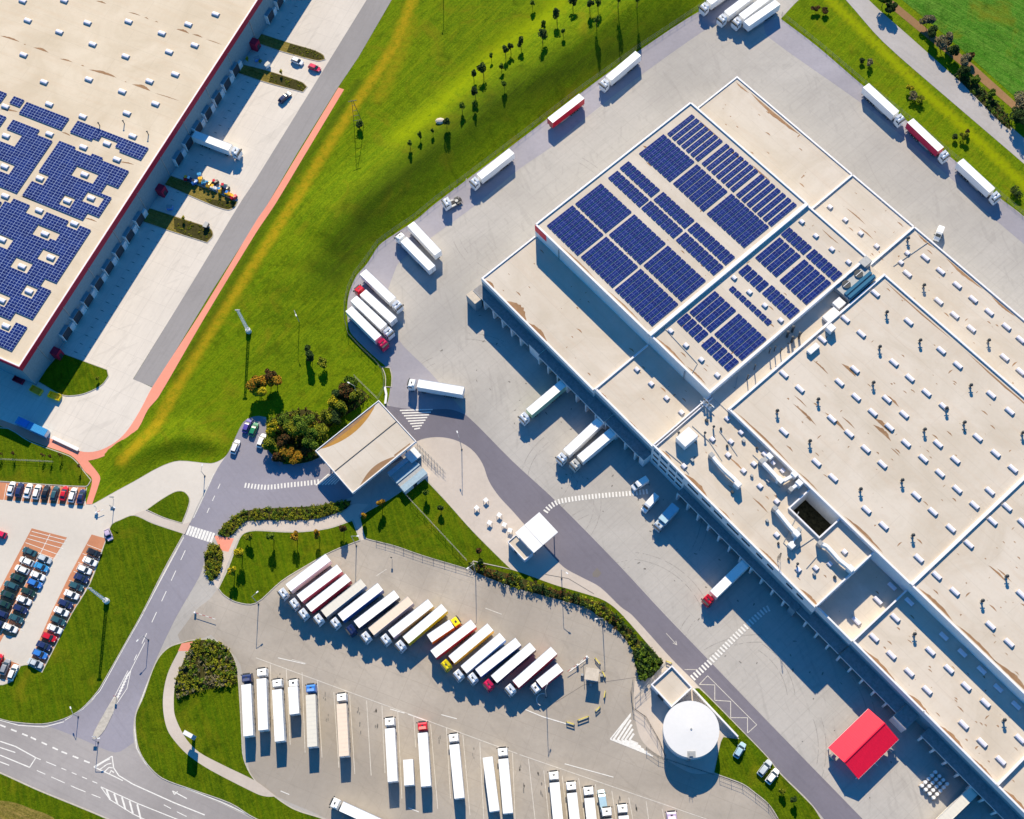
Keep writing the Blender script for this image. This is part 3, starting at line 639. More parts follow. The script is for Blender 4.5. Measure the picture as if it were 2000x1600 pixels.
# red corner panel
MB().box(.02,5.0,21.14,21.19,12.2,15.6).build('red_corner_panel',M['redroof'],wh)
for u in (10.4,62.8): MB().box(u,u+.25,20.95,21.2,9.2,14.6).build('downpipe',M['grey'],wh)
# --- skylights
def sky_mesh(L,W,Hh=.55):
    b=MB().box(-L/2-.12,L/2+.12,-W/2-.12,W/2+.12,0,.22,1)
    b.loft([[(x,-W/2*k,.22),(x,-W/2*k,.22+Hh*.55),(x,-W*.28*k,.22+Hh),(x,W*.28*k,.22+Hh),(x,W/2*k,.22+Hh*.55),(x,W/2*k,.22)] for x,k in ((-L/2,1),(-L/2+.3,1),(L/2-.3,1),(L/2,1))],0)
    return b.mesh('skylight',[M['skyl'],M['kerb']])
SK=sky_mesh(2.5,1.1,.34); SKs=sky_mesh(1.25,1.15,.34); SKL=sky_mesh(2.3,1.25,.36)
def roofat(u,v):
    for k,(a,c,d,e) in {'A1':(0,48.6,0,21.2),'A2':(48.6,72.4,.6,21.4),'E':(72.4,133.2,0,22.2),'F':(133.2,145.4,1.4,22.2),'G':(145.4,UE,1.6,22.2),'C':(0,UE,84.2,104.8),'B1':(0,48.6,21.2,84.2),'B2':(48.6,72.4,21.4,84.2),'K':(72.4,78.9,22.2,84.2),'D1':(78.9,145.4,22.2,84.2),'D2':(145.4,UE,22.2,84.2)}.items():
        if a<=u<c and d<=v<e: return k
    return None
RZ={'A1':9.25,'A2':9.4,'E':12.4,'F':7.2,'G':9.0,'C':9.3,'B1':15.5,'B2':15.0,'K':12.6,'D1':13.85,'D2':13.8}
def onroof(x,y):
    z=12.5
    for _ in range(3):
        q=uvm(x,y,z+.4); k=roofat(q.x,q.y)
        if k is None: return None
        z=RZ[k]
    q=uvm(x,y,z+.4); return q.x,q.y,z,k
def pxl(s,ox,oy,sc):
    q=[float(t) for t in s.replace(',',' ').split()]; return [(ox+q[i]/sc,oy+q[i+1]/sc) for i in range(0,len(q),2)]
DSK=pxl('840 690 605 890 425 1050 730 1005 1100 910 1355 1135 1485 1250 985 1230 1110 1350 1240 1465 680 1285 560 1385 125 1320 250 1435 690 1500 930 1515 1375 1575 1745 1480 1230 410 1350 515 1480 625 1605 735 1730 835 1865 950 1975 1050 1090 535 1335 750 1460 860 1590 965 1850 1190 1975 1300',1500,400,4)
DSK+=pxl('500 70 125 170 820 20 1065 35 635 185 950 135 765 305 1080 260 380 410 895 425 1215 380 1330 265 1640 215 1780 340 1465 390 1915 460 1345 495 510 530 1480 620 1735 635 1160 670 1615 745 1870 760 770 780 1290 795 1755 870 905 905 1430 925 1570 1050 1180 1160 1320 1295 1990 880 1460 1420 1980 1440 1890 10 860 1490 970 1380 1105 1500',1500,800,4)
DSK+=pxl('690 50 995 25 830 180 965 315 1105 450 1245 590 1270 285 1415 425 1550 560 1700 690 1530 860 1675 1000 1820 1140 1970 970 1375 170 1520 300 1670 435 1800 575 1940 710 1740 85 1885 220',1500,1200,4)
SSK=pxl('485 15 605 115 725 220 850 320 265 130 375 240 500 345 630 445 100 900 1090 375',1500,400,4)
SSK+=pxl('770 710 920 850 1070 980 1220 1130 150 1230 300 1370 450 1510',1280,400,5)+[(1401,732),(1244,721),(1272,749),(1302,777),(1331,805),(1760,512)]
ESK=pxl('1005 380 1185 560 810 650 1050 680 1015 855 440 1000 1350 970 1215 1060 1430 1260 1490 840 1600 960 1725 1060',1270,760,6.667)+pxl('290 240 290 640 550 1060 760 1040 930 990 1105 845',1470,940,6.15)
nsk=0; seen=[]
for lst,me_ in ((DSK,SK),(SSK,SKs),(ESK,SKs)):
    for (x,y) in lst:
        q=onroof(x,y)
        if not q: continue
        u,v,z,k=q
        if any(math.hypot(u-a,v-c)<1.8 for a,c in seen): continue
        seen.append((u,v)); o=link('skylight',me_,rf[k],Matrix.Translation((u,v,z+.002))); nsk+=1
# vent stacks
def vent_mesh():
    b=MB().cyl(0,0,0,.25,.42,.42,12,1); b.cyl(0,0,.25,1.5,.24,.24,12,0); b.cyl(0,0,1.5,1.65,.5,.45,12,0); b.cyl(0,0,1.75,1.95,.45,.1,12,0); b.box(-.62,.62,-.07,.07,1.0,1.15,0); return b.mesh('roof_vent',[M['dark'],M['kerb']])
VN=vent_mesh()
for (x,y) in pxl('1090 275 1215 640 925 850 1185 1070 870 1120 820 1400 1580 1420 1720 1070 390 1530',1500,400,4)+pxl('70 20 325 255 1220 165 1530 110 1985 190 1045 560 720 630 1128 990 1860 1310 1670 1500 1390 0',1500,800,4)+pxl('1140 160 1840 830',1500,1200,4):
    q=onroof(x,y)
    if q: link('roof_vent',VN,rf[q[3]],Matrix.Translation((q[0],q[1],q[2]+.002)) @ Matrix.Rotation(-A1,4,'Z'))
# thin cable trays / lightning conductors on the roofs
def tray(s,z): 
    b=MB(); p=[uvm(float(a),float(c),z) for a,c in [t.split(',') for t in s.split()]]
    for i in range(len(p)-1): b.beam((p[i].x,p[i].y,z+.12),(p[i+1].x,p[i+1].y,z+.12),.16,.12)
    b.build('cable_tray',M['grey'],wh)
tray('1297,640 1362,710 1352,728',15.02); tray('1745,520 1812,474',9.32); tray('1352,832 1385,862 1410,900',12.42); tray('1575,1110 1597,1085',12.42); tray('1440,735 1436,760',12.62)
# --- solar arrays on the main roof
def rect(c):
    q=[float(t) for t in c.split()]; return [(q[i],q[i+1]) for i in range(0,8,2)]
def solar_block(corners,h,label,pitch=2.02,row=1.58,parent_frame=uvm,X=XM,rz=None,seg=1.5,tilt=.12):
    q=[parent_frame(x,y,h+.35) for x,y in corners]
    u0=(q[0].x+q[1].x)/2;u1=(q[2].x+q[3].x)/2;v0=(q[0].y+q[3].y)/2;v1=(q[1].y+q[2].y)/2
    o=empty('solar_array',X@Vector(((u0+u1)/2,(v0+v1)/2,h)),0); o.matrix_world=X@Matrix.Translation(((u0+u1)/2,(v0+v1)/2,h))
    tag(o,label,'solar array','solar arrays on the main warehouse roof')
    L=u1-u0+.05;W=v1-v0+.1; n=max(1,round((L+.3)/pitch)); fr=row/pitch; row=L/(n-1+fr)*fr; pt=row/fr
    nm=max(2,round(W/seg))
    b=MB(); z0=.12;z1=z0+tilt
    g=.045; mw=W/nm
    for j in range(nm):
        for k in (0,1):
            xa=row*k/2+g/2; xb=row*(k+1)/2-g/2; za=z0+(z1-z0)*xa/row; zb=z0+(z1-z0)*xb/row
            ya=-W/2+j*mw+g/2;yb=-W/2+(j+1)*mw-g/2
            b.add([(xa,ya,za+.034),(xb,ya,zb+.034),(xb,yb,zb+.034),(xa,yb,za+.034)],[(0,1,2,3)],0)
    b.add([(0,-W/2,z0),(row,-W/2,z1),(row,W/2,z1),(0,W/2,z0),(0,-W/2,z0+.03),(row,-W/2,z1+.03),(row,W/2,z1+.03),(0,W/2,z0+.03)],[(3,2,1,0),(4,5,6,7),(0,1,5,4),(1,2,6,5),(2,3,7,6),(3,0,4,7)],1)
    b.box(row-.06,row,-W/2,W/2,.01,z1-.01,1)
    me=b.mesh('panel_row',[M['solar'],M['sframe']])
    for i in range(n): link('panel_row',me,o,Matrix.Translation((-L/2+i*pt,0,.01)))
BL=[('first','1067 440 1117 402 1179 456 1129 497'),('second','1134 501 1184 462 1246 520 1196 560'),('third','1200 566 1250 525 1325 592 1275 635'),
 ('first','1123 397 1174 358 1234 414 1182 452'),('second','1190 454 1240 420 1301 475 1247 516'),('third','1257 517 1304 480 1379 547 1330 587'),
 ('first','1189 346 1205 333 1267 388 1248 404'),('second','1253 406 1270 392 1334 448 1315 464'),('third','1320 468 1339 453 1413 520 1394 536'),
 ('first','1212 325 1228 315 1289 370 1269 385'),('second','1276 388 1296 375 1357 430 1336 444'),('third','1343 447 1361 434 1436 502 1416 516'),
 ('first','1246 300 1296 262 1356 315 1310 352'),('second','1314 357 1360 322 1422 372 1374 411'),('third','1380 417 1428 378 1502 442 1454 482'),
 ('first','1302 259 1352 224 1413 276 1362 312'),('second','1369 317 1420 281 1483 336 1430 371'),('third','1437 377 1488 341 1557 400 1505 441')]
bn=['front edge band','second band','narrow third band','narrow fourth band','wide fifth band','rearmost band']
for i,(a,c) in enumerate(BL): solar_block(rect(c),15.2,f'dark blue solar array, {a} block from the northwest parapet in {bn[i//3]}','solar array')if 0 else solar_block(rect(c),15.5,f'dark blue solar array, {a} block from the red corner, {bn[i//3]}',row=1.34 if i>=15 else 1.6)
CL=[('upper left block of the lower pair','1346 606 1398 570 1438 606 1386 648'),('lower right block of the lower pair','1398 650 1442 612 1498 662 1446 704'),
('small block beside the skylight row at the front','1322 626 1342 612 1383 650 1364 668'),('long narrow block nearest the pipe corridor front','1370 672 1390 658 1445 706 1420 724'),
('single thin strip between two skylight rows','1424 564 1430 559 1508 626 1500 635'),('short narrow block above the thin strip','1442 532 1459 515 1502 554 1484 567'),
('narrow block ending beside the corridor','1489 572 1506 557 1564 606 1542 621'),('wide upper block next to the high parapet','1475 502 1522 464 1564 498 1517 540'),
('wide block next to the cooling plant','1524 546 1570 506 1624 552 1574 594'),('outermost small block behind the wide upper one','1526 456 1542 444 1586 482 1568 496'),('outermost narrow block by the cooling plant','1576 498 1590 486 1646 534 1627 549')]
for a,c in CL: solar_block(rect(c),15.0,'solar array on the middle roof, '+a)
# --- plant on the corridor and office roofs
def thing_on(name,label,cat,x,y,z,rz=None,group=None):
    o=empty(name,P(x,y,z),A1 if rz is None else rz); return tag(o,label,cat,group)
def acbox(x,y,z,L,W,Hh,label,name='air_handler',fans=1,mat='wht',rz=None):
    o=thing_on(name,label,'rooftop unit',x,y,z+Hh*.5,rz); o.location.z=z
    MB().box(-L/2,L/2,-W/2,W/2,.15,Hh).build('casing',M[mat],o)
    for s in (-1,1): MB().box(-L/2+.1,L/2-.1,s*W*.4-.08,s*W*.4+.08,.0,.148).build('skid',M['dark'],o)
    for i in range(fans):
        c=-L/2+L*(i+.5)/fans; MB().cyl(c,0,Hh+.003,Hh+.25,W*.32,W*.32,16,0,1).build('fan',[M['grey'],M['dark']],o)
    MB().box(L/2,L/2+.05,-W*.35,W*.35,.4,Hh-.4).build('grille',M['grey'],o)
    return o
acbox(1341,857,12.4,4.8,3.6,3.0,'large white boxy air handler standing alone on the office roof','air_handler',0,rz=A1+1.571)
acbox(1623,617,12.6,4.6,2.6,1.4,'long white unit in the pipe corridor beside the beige roof','air_handler',0,rz=A1+1.571)
acbox(1638,594,12.6,2.8,2.6,1.6,'smaller white unit in the pipe corridor behind the long one','air_handler',0,rz=A1+1.571)
acbox(1622,643,13.85,2.0,2.0,2.2,'white cubic vent housing on the big roof corner by the corridor','vent_housing',0)
acbox(1588,682,13.85,3.6,1.6,1.2,'white low housing with tall side screen on the big roof','vent_housing',0,rz=A1+1.571)
MBs=MB()
# cooling plant at the corridor end
o=thing_on('cooling_plant','dark cooling plant with two large fans at the end of the pipe corridor','cooling plant',1672,550,15.0,A1+1.571); o.location.z=12.6
MB().box(-5.6,5.4,-2.9,2.9,0,2.2).build('casing',M['grey'],o)
for i in range(2): 
    f=MB().cyl(-2.7+i*5.0,1.2,2.203,2.6,1.25,1.25,20,0,1).build('fan',[M['grey'],M['dark']],o); MB().box(-2.7+i*5-1.2,-2.7+i*5+1.2,1.12,1.28,2.61,2.68).build('fan_guard',M['wht'],f)
    MB().box(-2.7+i*5-1.7,-2.7+i*5+1.7,2.75,2.95,2.21,2.9).build('screen',M['grey'],o)
for i in range(2): MB().box(-5.3,5.2,-2.6+i*1.35,-1.7+i*1.35,2.203,2.75).build('coil_bank',M['bglass'],o)
acbox(1686,521,9.2,2.4,3.0,6.4,'pale grey tall duct tower at the meeting of the roof parapets','duct_tower',0,'grey')
# ducts
def duct(pl,z,wd,hh,label,mat='wht',extra=()):
    wd*=.68; hh*=1.25
    p=[P(x,y,z+hh) for x,y in pl]; o=empty('roof_duct',(p[0].x,p[0].y,z),0); tag(o,label,'roof duct')
    for i in range(len(p)-1):
        b=MB(); a=p[i]-p[0];c=p[i+1]-p[0]; e=.03*i; b.beam((a.x,a.y,hh*.65+e),(c.x,c.y,hh*.65+e),wd,hh*.7); b.build('duct_run',M[mat],o)
        n=max(1,int((c-a).length/3))
        for k in range(n+1):
            q=a+(c-a)*(k/n); MB().box(q.x-.12,q.x+.12,q.y-.12,q.y+.12,0,hh*.3).build('support',M['dark'],o)
    q=p[-1]-p[0]; b=MB(); b.box(-.85,.85,-.7,.7,.1,hh+.3); b.build('fan_box',M['wht'],o,Matrix.Translation((q.x,q.y,0))@Matrix.Rotation(A1,4,'Z'))
    q=p[0]-p[0]; b=MB(); b.box(-.6,.6,-.6,.6,.1,hh+.1); b.build('fan_box',M['grey'],o,Matrix.Translation((q.x,q.y,0))@Matrix.Rotation(A1,4,'Z'))
    return o
duct([(1390,888),(1402,903),(1416,918),(1436,936),(1441,945)],12.4,1.3,1.9,'white roof duct ending in a boxy fan, nearest the big air handler')
duct([(1488,900),(1500,912),(1524,938)],12.4,1.4,1.9,'white roof duct left of the courtyard, running into the cross ducts')
duct([(1494,898),(1503,891)],12.4,1.0,1.8,'short white duct elbow under the big roof wall')
duct([(1526,941),(1552,926)],12.4,1.2,1.9,'white cross duct next to the courtyard, upper one')
duct([(1545,955),(1561,943)],12.4,1.2,1.9,'white cross duct next to the courtyard, lower one')
duct([(1514,992),(1524,1004),(1545,1030),(1556,1042)],12.4,1.3,1.9,'white roof duct southwest of the dark courtyard')
duct([(1560,1035),(1546,1065)],12.4,.7,1.2,'thin short duct beside the duct southwest of the courtyard')
duct([(1602,1060),(1616,1066),(1640,1093),(1662,1110)],12.4,1.3,2.0,'white roof duct below the courtyard corner reaching the parapet')
o=thing_on('pipe_frame','small white frame of pipes with dark valves by the roof junction','pipe frame',1382,786,15,A1); o.location.z=12.4
for i in range(3): MB().cyl(-1.2+i*1.2,0,0,2.4,.35,.35,10,0,1).build('valve',[M['wht'],M['dark']],o)
MB().box(-2,2,-.8,-.6,1.2,1.4).build('rail',M['wht'],o); MB().box(-2,2,.6,.8,1.2,1.4).build('rail',M['wht'],o)
# black pipes / masts in the corridor
for i,(x,y) in enumerate(((1547,648),(1537,658),(1546,668),(1560,660),(1502,690),(1512,686),(1524,690),(1473,722),(1459,742))):
    o=thing_on('exhaust_pipe',f'thin dark exhaust pipe in the pipe corridor, number {["one","two","three","four","five","six","seven","eight","nine"][i]} from the cooling plant','exhaust pipe',x,y,12.6,0,'exhaust pipes in the roof corridor'); o['label']='dark upright exhaust pipe in the pipe corridor between the roofs'
    MB().cyl(0,0,0,3.0-.15*(i%3),.16 if i>3 else .35,.16 if i>3 else .35,10).build('stack',M['dark'],o); MB().cyl(0,0,3.05,3.2,.5 if i<4 else .3,.2,10).build('cowl',M['dark'],o)
# chimneys on the office roof
for i,(x,y) in enumerate(((1393,838),(1376,850),(1325,850),(1556,1105) )):
    o=thing_on('roof_flue','grey flue pipe '+['standing behind the big air handler','on the back corner of the big air handler','at the front corner of the big air handler','between the small white rooflights by the office front'][i],'flue',x,y,12.4,0)
    MB().cyl(0,0,0,1.8,.22,.22,10).build('pipe',M['grey'],o); MB().cyl(0,0,1.85,2.05,.4,.1,10).build('cowl',M['dark'],o)
o=thing_on('roof_antenna','thin lattice antenna casting a shadow by the office roof edge','antenna',1520,1092,12.4,0)
b=MB(); 
for a in range(3):
    an=a*2.094; b.beam((.5*math.cos(an),.5*math.sin(an),0),(.12*math.cos(an),.12*math.sin(an),5.5),.07)
for k in range(7):
    z=k*.8;r=.5-.07*k*.8
    for a in range(3): an=a*2.094;an2=an+2.094; b.beam((r*math.cos(an),r*math.sin(an),z),((r-.05)*math.cos(an2),(r-.05)*math.sin(an2),z+.8),.05)
b.build('lattice',M['dark'],o)
# dark courtyard floor inside the well
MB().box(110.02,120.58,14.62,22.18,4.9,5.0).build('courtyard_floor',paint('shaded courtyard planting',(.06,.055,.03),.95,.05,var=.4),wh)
# ================================================================== SECOND WAREHOUSE
w2=empty('red_trimmed_warehouse',(0,0,0)); w2.matrix_world=XL
tag(w2,'large warehouse with beige roof, dark red fascia and rooftop solar panels','warehouse')
LZ=12.4
b=MB().box(-190,0,0,330,-.2,LZ,1,0)
for (x,y,L,wd) in ((186,4,16,.5),(200,6,8,.6),(0,0,0,0)): pass
def lst(x0,y0,x1,y1,wd):
    a=uvl(x0,y0,LZ);c=uvl(x1,y1,LZ); L=(c-a).length; stain_poly(b,a.x,a.y,L,wd,LZ+.006,0,2,math.atan2(c.y-a.y,c.x-a.x))
for s in ((187,2,208,8,.7),(250,24,275,31,.5),(282,34,290,38,.5),(302,42,309,44,.4),(344,57,370,66,1.0),(375,67,396,74,.7),(402,77,434,88,.35),(0,70,38,82,.9),(46,87,50,88,.5),(65,93,95,103,1.0),(116,115,142,122,.7),(158,128,164,130,.5),(173,136,228,152,1.3),(243,160,247,161,.4),(258,165,294,178,1.4),(302,182,352,198,.35),(0,214,36,219,.8),(120,258,138,266,.6),(40,383,72,395,1.1),(232,316,262,322,.6),(165,426,190,434,.6),(210,395,216,398,.4)): lst(*s)
roofL=b.build('roof',[M['roofL'],M['facade2'],M['stain']],w2)
MB().box(-.45,-.003,.1,330,LZ-.2,13.0).build('parapet',M['parapet'],w2); MB().box(-190,-.46,.1,.5,LZ-.2,13.003).build('parapet',M['parapet'],w2)
MB().box(.003,.12,-.12,330,10.5,12.98).build('red_fascia',M['redm'],w2); MB().box(-190,-.003,-.12,-.003,10.5,12.97).build('red_fascia',M['redm'],w2)
MB().box(.003,.06,0,330,.02,10.48).build('cladding',M['facade2'],w2)
MB().box(.13,.6,-.1,330,9.2,9.45).build('ledge',M['grey'],w2) if 0 else None
dm=MB().box(0,.9,-1.5,1.5,1.0,4.2); 
for k in range(60):
    y=10.6+6.02*k
    c=k%10
    if y>300: break
    q=[16.9,22.9,29,35,41.1,47.2,53.3,59.4, 83.5,89.7,95.8,102,108.2,114.3,120.2,143.7,150.1,156.2,162.3,168.4]
for y in q:
    y+=0.6
    f=MB().box(.07,1.15,y-1.75,y+1.75,1.0,4.7).build('dock_shelter',M['dark'],w2)
    MB().box(1.153,1.2,y-1.3,y+1.3,1.1,4.3).build('dock_door',M['door'],f); MB().box(.07,1.3,y-1.95,y-1.753,.9,4.9).build('shelter_frame',M['wht'],f); MB().box(.07,1.25,y-1.75,y+1.75,4.703,4.85).build('shelter_hood',M['facade2'],f)
    MB().box(.07,.75,y+2.0,y+4.0,.02,2.9).build('bay_plinth',M['wht'],w2)
for y in (10.9,72.2,132.8):
    f=MB().box(.07,2.4,y-1.2,y+1.2,.02,3.6).build('entrance_porch',M['redm'],w2); MB().box(2.403,2.46,y-.6,y+.6,.05,2.3).build('door',M['door'],f)
for k in range(18): MB().box(.07,.22,8+k*14.1,8.2+k*14.1,.05,10.9).build('downpipe',M['grey'],w2)
LS=pxl('215 157 462 247 682 175 1003 165 1470 187 1683 108 1263 257 722 342 1520 350 1320 402 980 437 182 425 1368 577 1167 632 342 638 692 617 953 712 1213 808 990 882 383 812 645 908 40 830 1035 1060 835 1120 650 1147 385 1045 45 1060 912 1243 660 1362 310 1392 35 1300 40 1530 525 1568 710 1545 175 5 500 2',0,0,4)+pxl('305 42 580 145 350 225 15 270 395 410 170 480 225 675 10 745 45 945',0,400,4)
LP=[]
for x,y in LS:
    q=uvl(x,y,LZ+.4); LP.append((q.x,q.y)); link('skylight',SKL,roofL,Matrix.Translation((q.x,q.y,LZ+.002)))
# solar field as arrays of panel columns, cut round the skylights
def rl(c):
    q=[uvl(x,y,LZ+.4) for x,y in rect(c)]; return (min(q[0].x,q[3].x),max(q[1].x,q[2].x),min(q[3].y,q[2].y),max(q[0].y,q[1].y))
fields=[('small array at the frame edge, top row','-30 170 16 182 7 196 -40 184'),('small square array left of the longer top arrays','28 186 50 194 40 209 19 201'),('longer array in the top row, left of its gap','53 197 145 231 129 257 38 221'),('longer top array next to the red fascia','153 233 292 285 277 312 137 258'),
 ('field right of the long gap','126 273 262 332 214 402 77 352'),('field between the two long gaps','30 231 111 278 40 384 -42 350'),('field left of the first gap','-70 200 24 230 -40 345 -150 310'),
 ('lower field beside the fascia','62 384 210 408 24 686 -150 640')]
GAPX=[uvl(111,278,LZ).x+.25, uvl(26,231,LZ).x]
holes=[]
for (a,c) in LP: holes.append((a-2.9,a+2.9,c-1.9,c+1.9))
for (x,y,dx,dy) in ((182,432,3.2,1.6),(102,556,2.8,1.4),(38,625,2.8,1.4),(166,341,4.6,1.5),(88,453,4.2,1.6),(45,515,3.6,1.4),(217,372,2.0,1.6),(205,289,4.4,1.6),(228,318,4.8,1.4),(95,262,4.5,1.8),(16,265,3.4,2.2)): 
    q=uvl(x,y,LZ+.4); holes.append((q.x-dx,q.x+dx,q.y-dy,q.y+dy))
xr=uvl(262,332,LZ+.4).x; xr2=uvl(62,630,LZ+.4).x; yb=uvl(24,686,LZ+.4).y
ytopF2=uvl(150,280,LZ+.4).y; 
gy=uvl(60,392,LZ+.4); 
cw,ch=2.0,.93
def arr(label,xa,xb,ya,yb_,extra=()):
    cols=[]; n=int((xb-xa)/cw); m=int((yb_-ya)/ch)
    if n<1 or m<1: return
    o=empty('solar_array',(0,0,0)); o.matrix_world=XL@Matrix.Translation(((xa+xb)/2,(ya+yb_)/2,LZ)); tag(o,label,'solar array','solar arrays on the red trimmed warehouse')
    mx,my=(xa+xb)/2,(ya+yb_)/2
    for i in range(n):
        x=xa+i*cw; cx=x+cw/2; run=[]
        for j in range(m+1):
            y=ya+j*ch; cyy=y+ch/2
            hole=j==m or any(h[0]<cx<h[1] and h[2]<cyy<h[3] for h in holes)
            if not hole: run.append(y); continue
            if run:
                b=MB(); b.box(x-mx,x+cw-mx-.05,run[0]-my,run[-1]+ch-my,.2,.30,1)
                for yy in run:
                    for h_ in (0,1): b.add([(x+h_*cw/2+.045-mx,yy+.045-my,.306),(x+(h_+1)*cw/2-.065-mx,yy+.045-my,.306),(x+(h_+1)*cw/2-.065-mx,yy+ch-.045-my,.306),(x+h_*cw/2+.045-mx,yy+ch-.045-my,.306)],[(0,1,2,3)],0)
                b.build('panel_column',[M['solar'],M['sgrid']],o); run=[]
for lab,c in fields[:4]:
    a=rl(c); arr('solar panels on the beige roof, '+lab,*a)
yt=uvl(111,278,LZ+.4).y; g1=GAPX[0]; g2=GAPX[1]
q1=uvl(126,273,LZ+.4); yg=uvl(50,388,LZ+.4).y; yr=uvl(262,332,LZ+.4).y
stepA=uvl(30,231,LZ+.4).y
arr('solar panels on the beige roof, big field nearest the red fascia',g1+.4,xr,yg+.6,q1.y)
arr('solar panels on the beige roof, big field between the two long gaps',g2+.4,g1-.5,yg+.6,stepA)
arr('solar panels on the beige roof, field at the left edge above the cross gap',g2-24,g2-.5,yg+.6,stepA-.5)
arr('solar panels on the beige roof, lower field reaching the roof corner',g1-3.4+.0,xr,yb,yg-1.0)
arr('solar panels on the beige roof, lower field at the left frame edge',g1-42,g1-4.0,yb+4,yg-1.0)
# small roof pipes
for i,(x,y) in enumerate(((243,242),(290,263),(195,246))):
    o=empty('roof_flue',P(x,y,LZ),0); tag(o,'small dark flue on the beige roof, '+['above the top solar array','near the array corner by the red fascia','on the upper edge of the top array'][i],'flue')
    MB().cyl(0,0,0,1.6,.15,.15,8).build('pipe',M['dark'],o); MB().cyl(0,0,1.65,1.8,.3,.1,8).build('cowl',M['dark'],o)
# ================================================================== OTHER BUILDINGS
# entrance canopy
cu=[uvm(738,782,6.0),uvm(817,860,6.0),uvm(690,962,6.0),uvm(614,880,6.0)]
o=empty('gate_canopy',(0,0,0)); o.matrix_world=XM@Matrix.Translation((17,-57.8,0)); tag(o,'big flat beige canopy roof over the entrance road with rust stains','canopy')
b=MB().box(-8.6,8.6,-11.6,11.6,5.3,5.9,1,0)
def st2(u,v,L,wd,rot,mi): stain_poly(b,u,v,L,wd,5.906,0,mi,rot)
n=16
top=[(-8.1+2.6*math.sin(math.pi*t/n)**.8*(1 if 1 else 0), -10.2+20.2*t/n) for t in range(n+1)]
b.poly([(x,y) for x,y in top]+[(-8.15,10.0),(-8.15,-10.2)],5.906,3); b.poly([(-8.1+ (x+8.1)*.35,y) for x,y in top]+[(-8.12,9.8),(-8.12,-10)],5.912,2)
top=[(8.0-1.7*math.sin(math.pi*t/n), -8.5+13.0*t/n) for t in range(n+1)]
b.poly(top+[(8.05,4.4),(8.05,-8.4)],5.907,2)
b.poly([(7.4,4.2),(7.6,9.8),(7.95,9.8),(7.9,4.2)],5.909,2)
b.build('roof',[M['roof'],M['parapet'],M['stain'],M['stain2']],o)
MB().box(-.1,.1,-11.5,11.5,5.92,6.02).build('roof_joint',M['dark'],o)
for k,q in enumerate(((-8.5,8.5,-11.5,-11.3),(-8.5,8.5,11.3,11.5),(-8.5,-8.3,-11.29,11.29),(8.3,8.5,-11.29,11.29))): MB().box(*q,5.9,6.12).build('parapet',M['parapet'],o)
for a in (-6,6):
    for c in (-9,0,9): MB().cyl(a,c,0,5.3,.22,.22,12).build('column',M['wht'],o)
for k in (-9,0,9): MB().box(-8,8,k-.12,k+.12,4.95,5.298).build('crossbeam',M['grey'],o)
# gatehouse tucked under and beside the canopy
gh=empty('gatehouse',(0,0,0)); a=uvm(790,918,3); gh.matrix_world=XM@Matrix.Translation((a.x+.3,a.y,0)); tag(gh,'low pale gatehouse with banded roof beside the big entrance canopy','gatehouse')
MB().box(-3.2,4.6,-4.0,4.2,.02,2.2,0,1).build('building',[M['facade'],M['grey']],gh)
for (x0_,x1_) in ((-3.2,-1.8),(.4,1.2),(2.6,4.6)): MB().box(x0_,x1_,-4.1,4.3,2.203,2.45).build('roof_band',paint('shade tinted roof metal',(.34,.46,.55)),gh)  # canopy shade put into the bands' colour as a dulled blue tint
MB().box(-2,2,-4.06,-4.003,1.0,1.9).build('window',M['glass'],gh); MB().box(1,3,4.203,4.26,1.0,1.9).build('window',M['glass'],gh); MB().box(4.603,4.66,-1,.2,.05,2.1).build('door',M['door'],gh)
bo=empty('inspection_booth',(0,0,0)); a=uvm(806,888,3); bo.matrix_world=XM@Matrix.Translation((a.x,a.y,0)); tag(bo,'small glazed booth under the east corner of the entrance canopy','booth')
MB().box(-1.5,1.5,-1.6,1.6,.02,2.5).build('walls',M['bglass'],bo); MB().box(-1.7,1.7,-1.8,1.8,2.503,2.7).build('roof',M['facade'],bo)
# red canopy
a=uvm(1685,1453,3.0); rc=empty('red_canopy',(0,0,0)); rc.matrix_world=XM@Matrix.Translation((165.2,-13.5,0)); tag(rc,'bright red gable roofed canopy standing on posts beside the docks','canopy')
ze,zr=3.2,4.8
hx,hy=5.2,7.4
for s,zz in ((-1,0),(1,0)):
    b=MB(); y=s
    b.add([(s*hx,-hy,ze),(s*hx,hy,ze),(0,hy,zr),(0,-hy,zr),(s*hx,-hy,ze+.12),(s*hx,hy,ze+.12),(0,hy,zr+.12),(0,-hy,zr+.12)],[(0,1,2,3),(4,5,6,7),(0,1,5,4),(1,2,6,5),(2,3,7,6),(3,0,4,7)])
    for k in range(1,24):
        yy=-hy+k*.62; b.beam((s*hx,yy,ze+.14),(0.02*s,yy,zr+.14),.05,.05)
    b.build('roof_slope',M['redroof'],rc)
MB().beam((0,-hy,zr+.2),(0,hy,zr+.2),.3,.1).build('ridge_cap',M['redroof'],rc)
for s in (-1,1): MB().beam((s*hx,-hy,ze+.02),(s*hx,hy,ze+.02),.12,.16).build('eaves_trim',M['wht'],rc)
for x in (-4.8,4.8):
    for y in (-7,0,7): MB().box(x-.12,x+.12,y-.12,y+.12,0,ze).build('post',M['wht'],rc)
for y in (-7,0,7): MB().box(-4.7,4.7,y-.08,y+.08,3.0,3.2).build('tie_beam',M['grey'],rc)
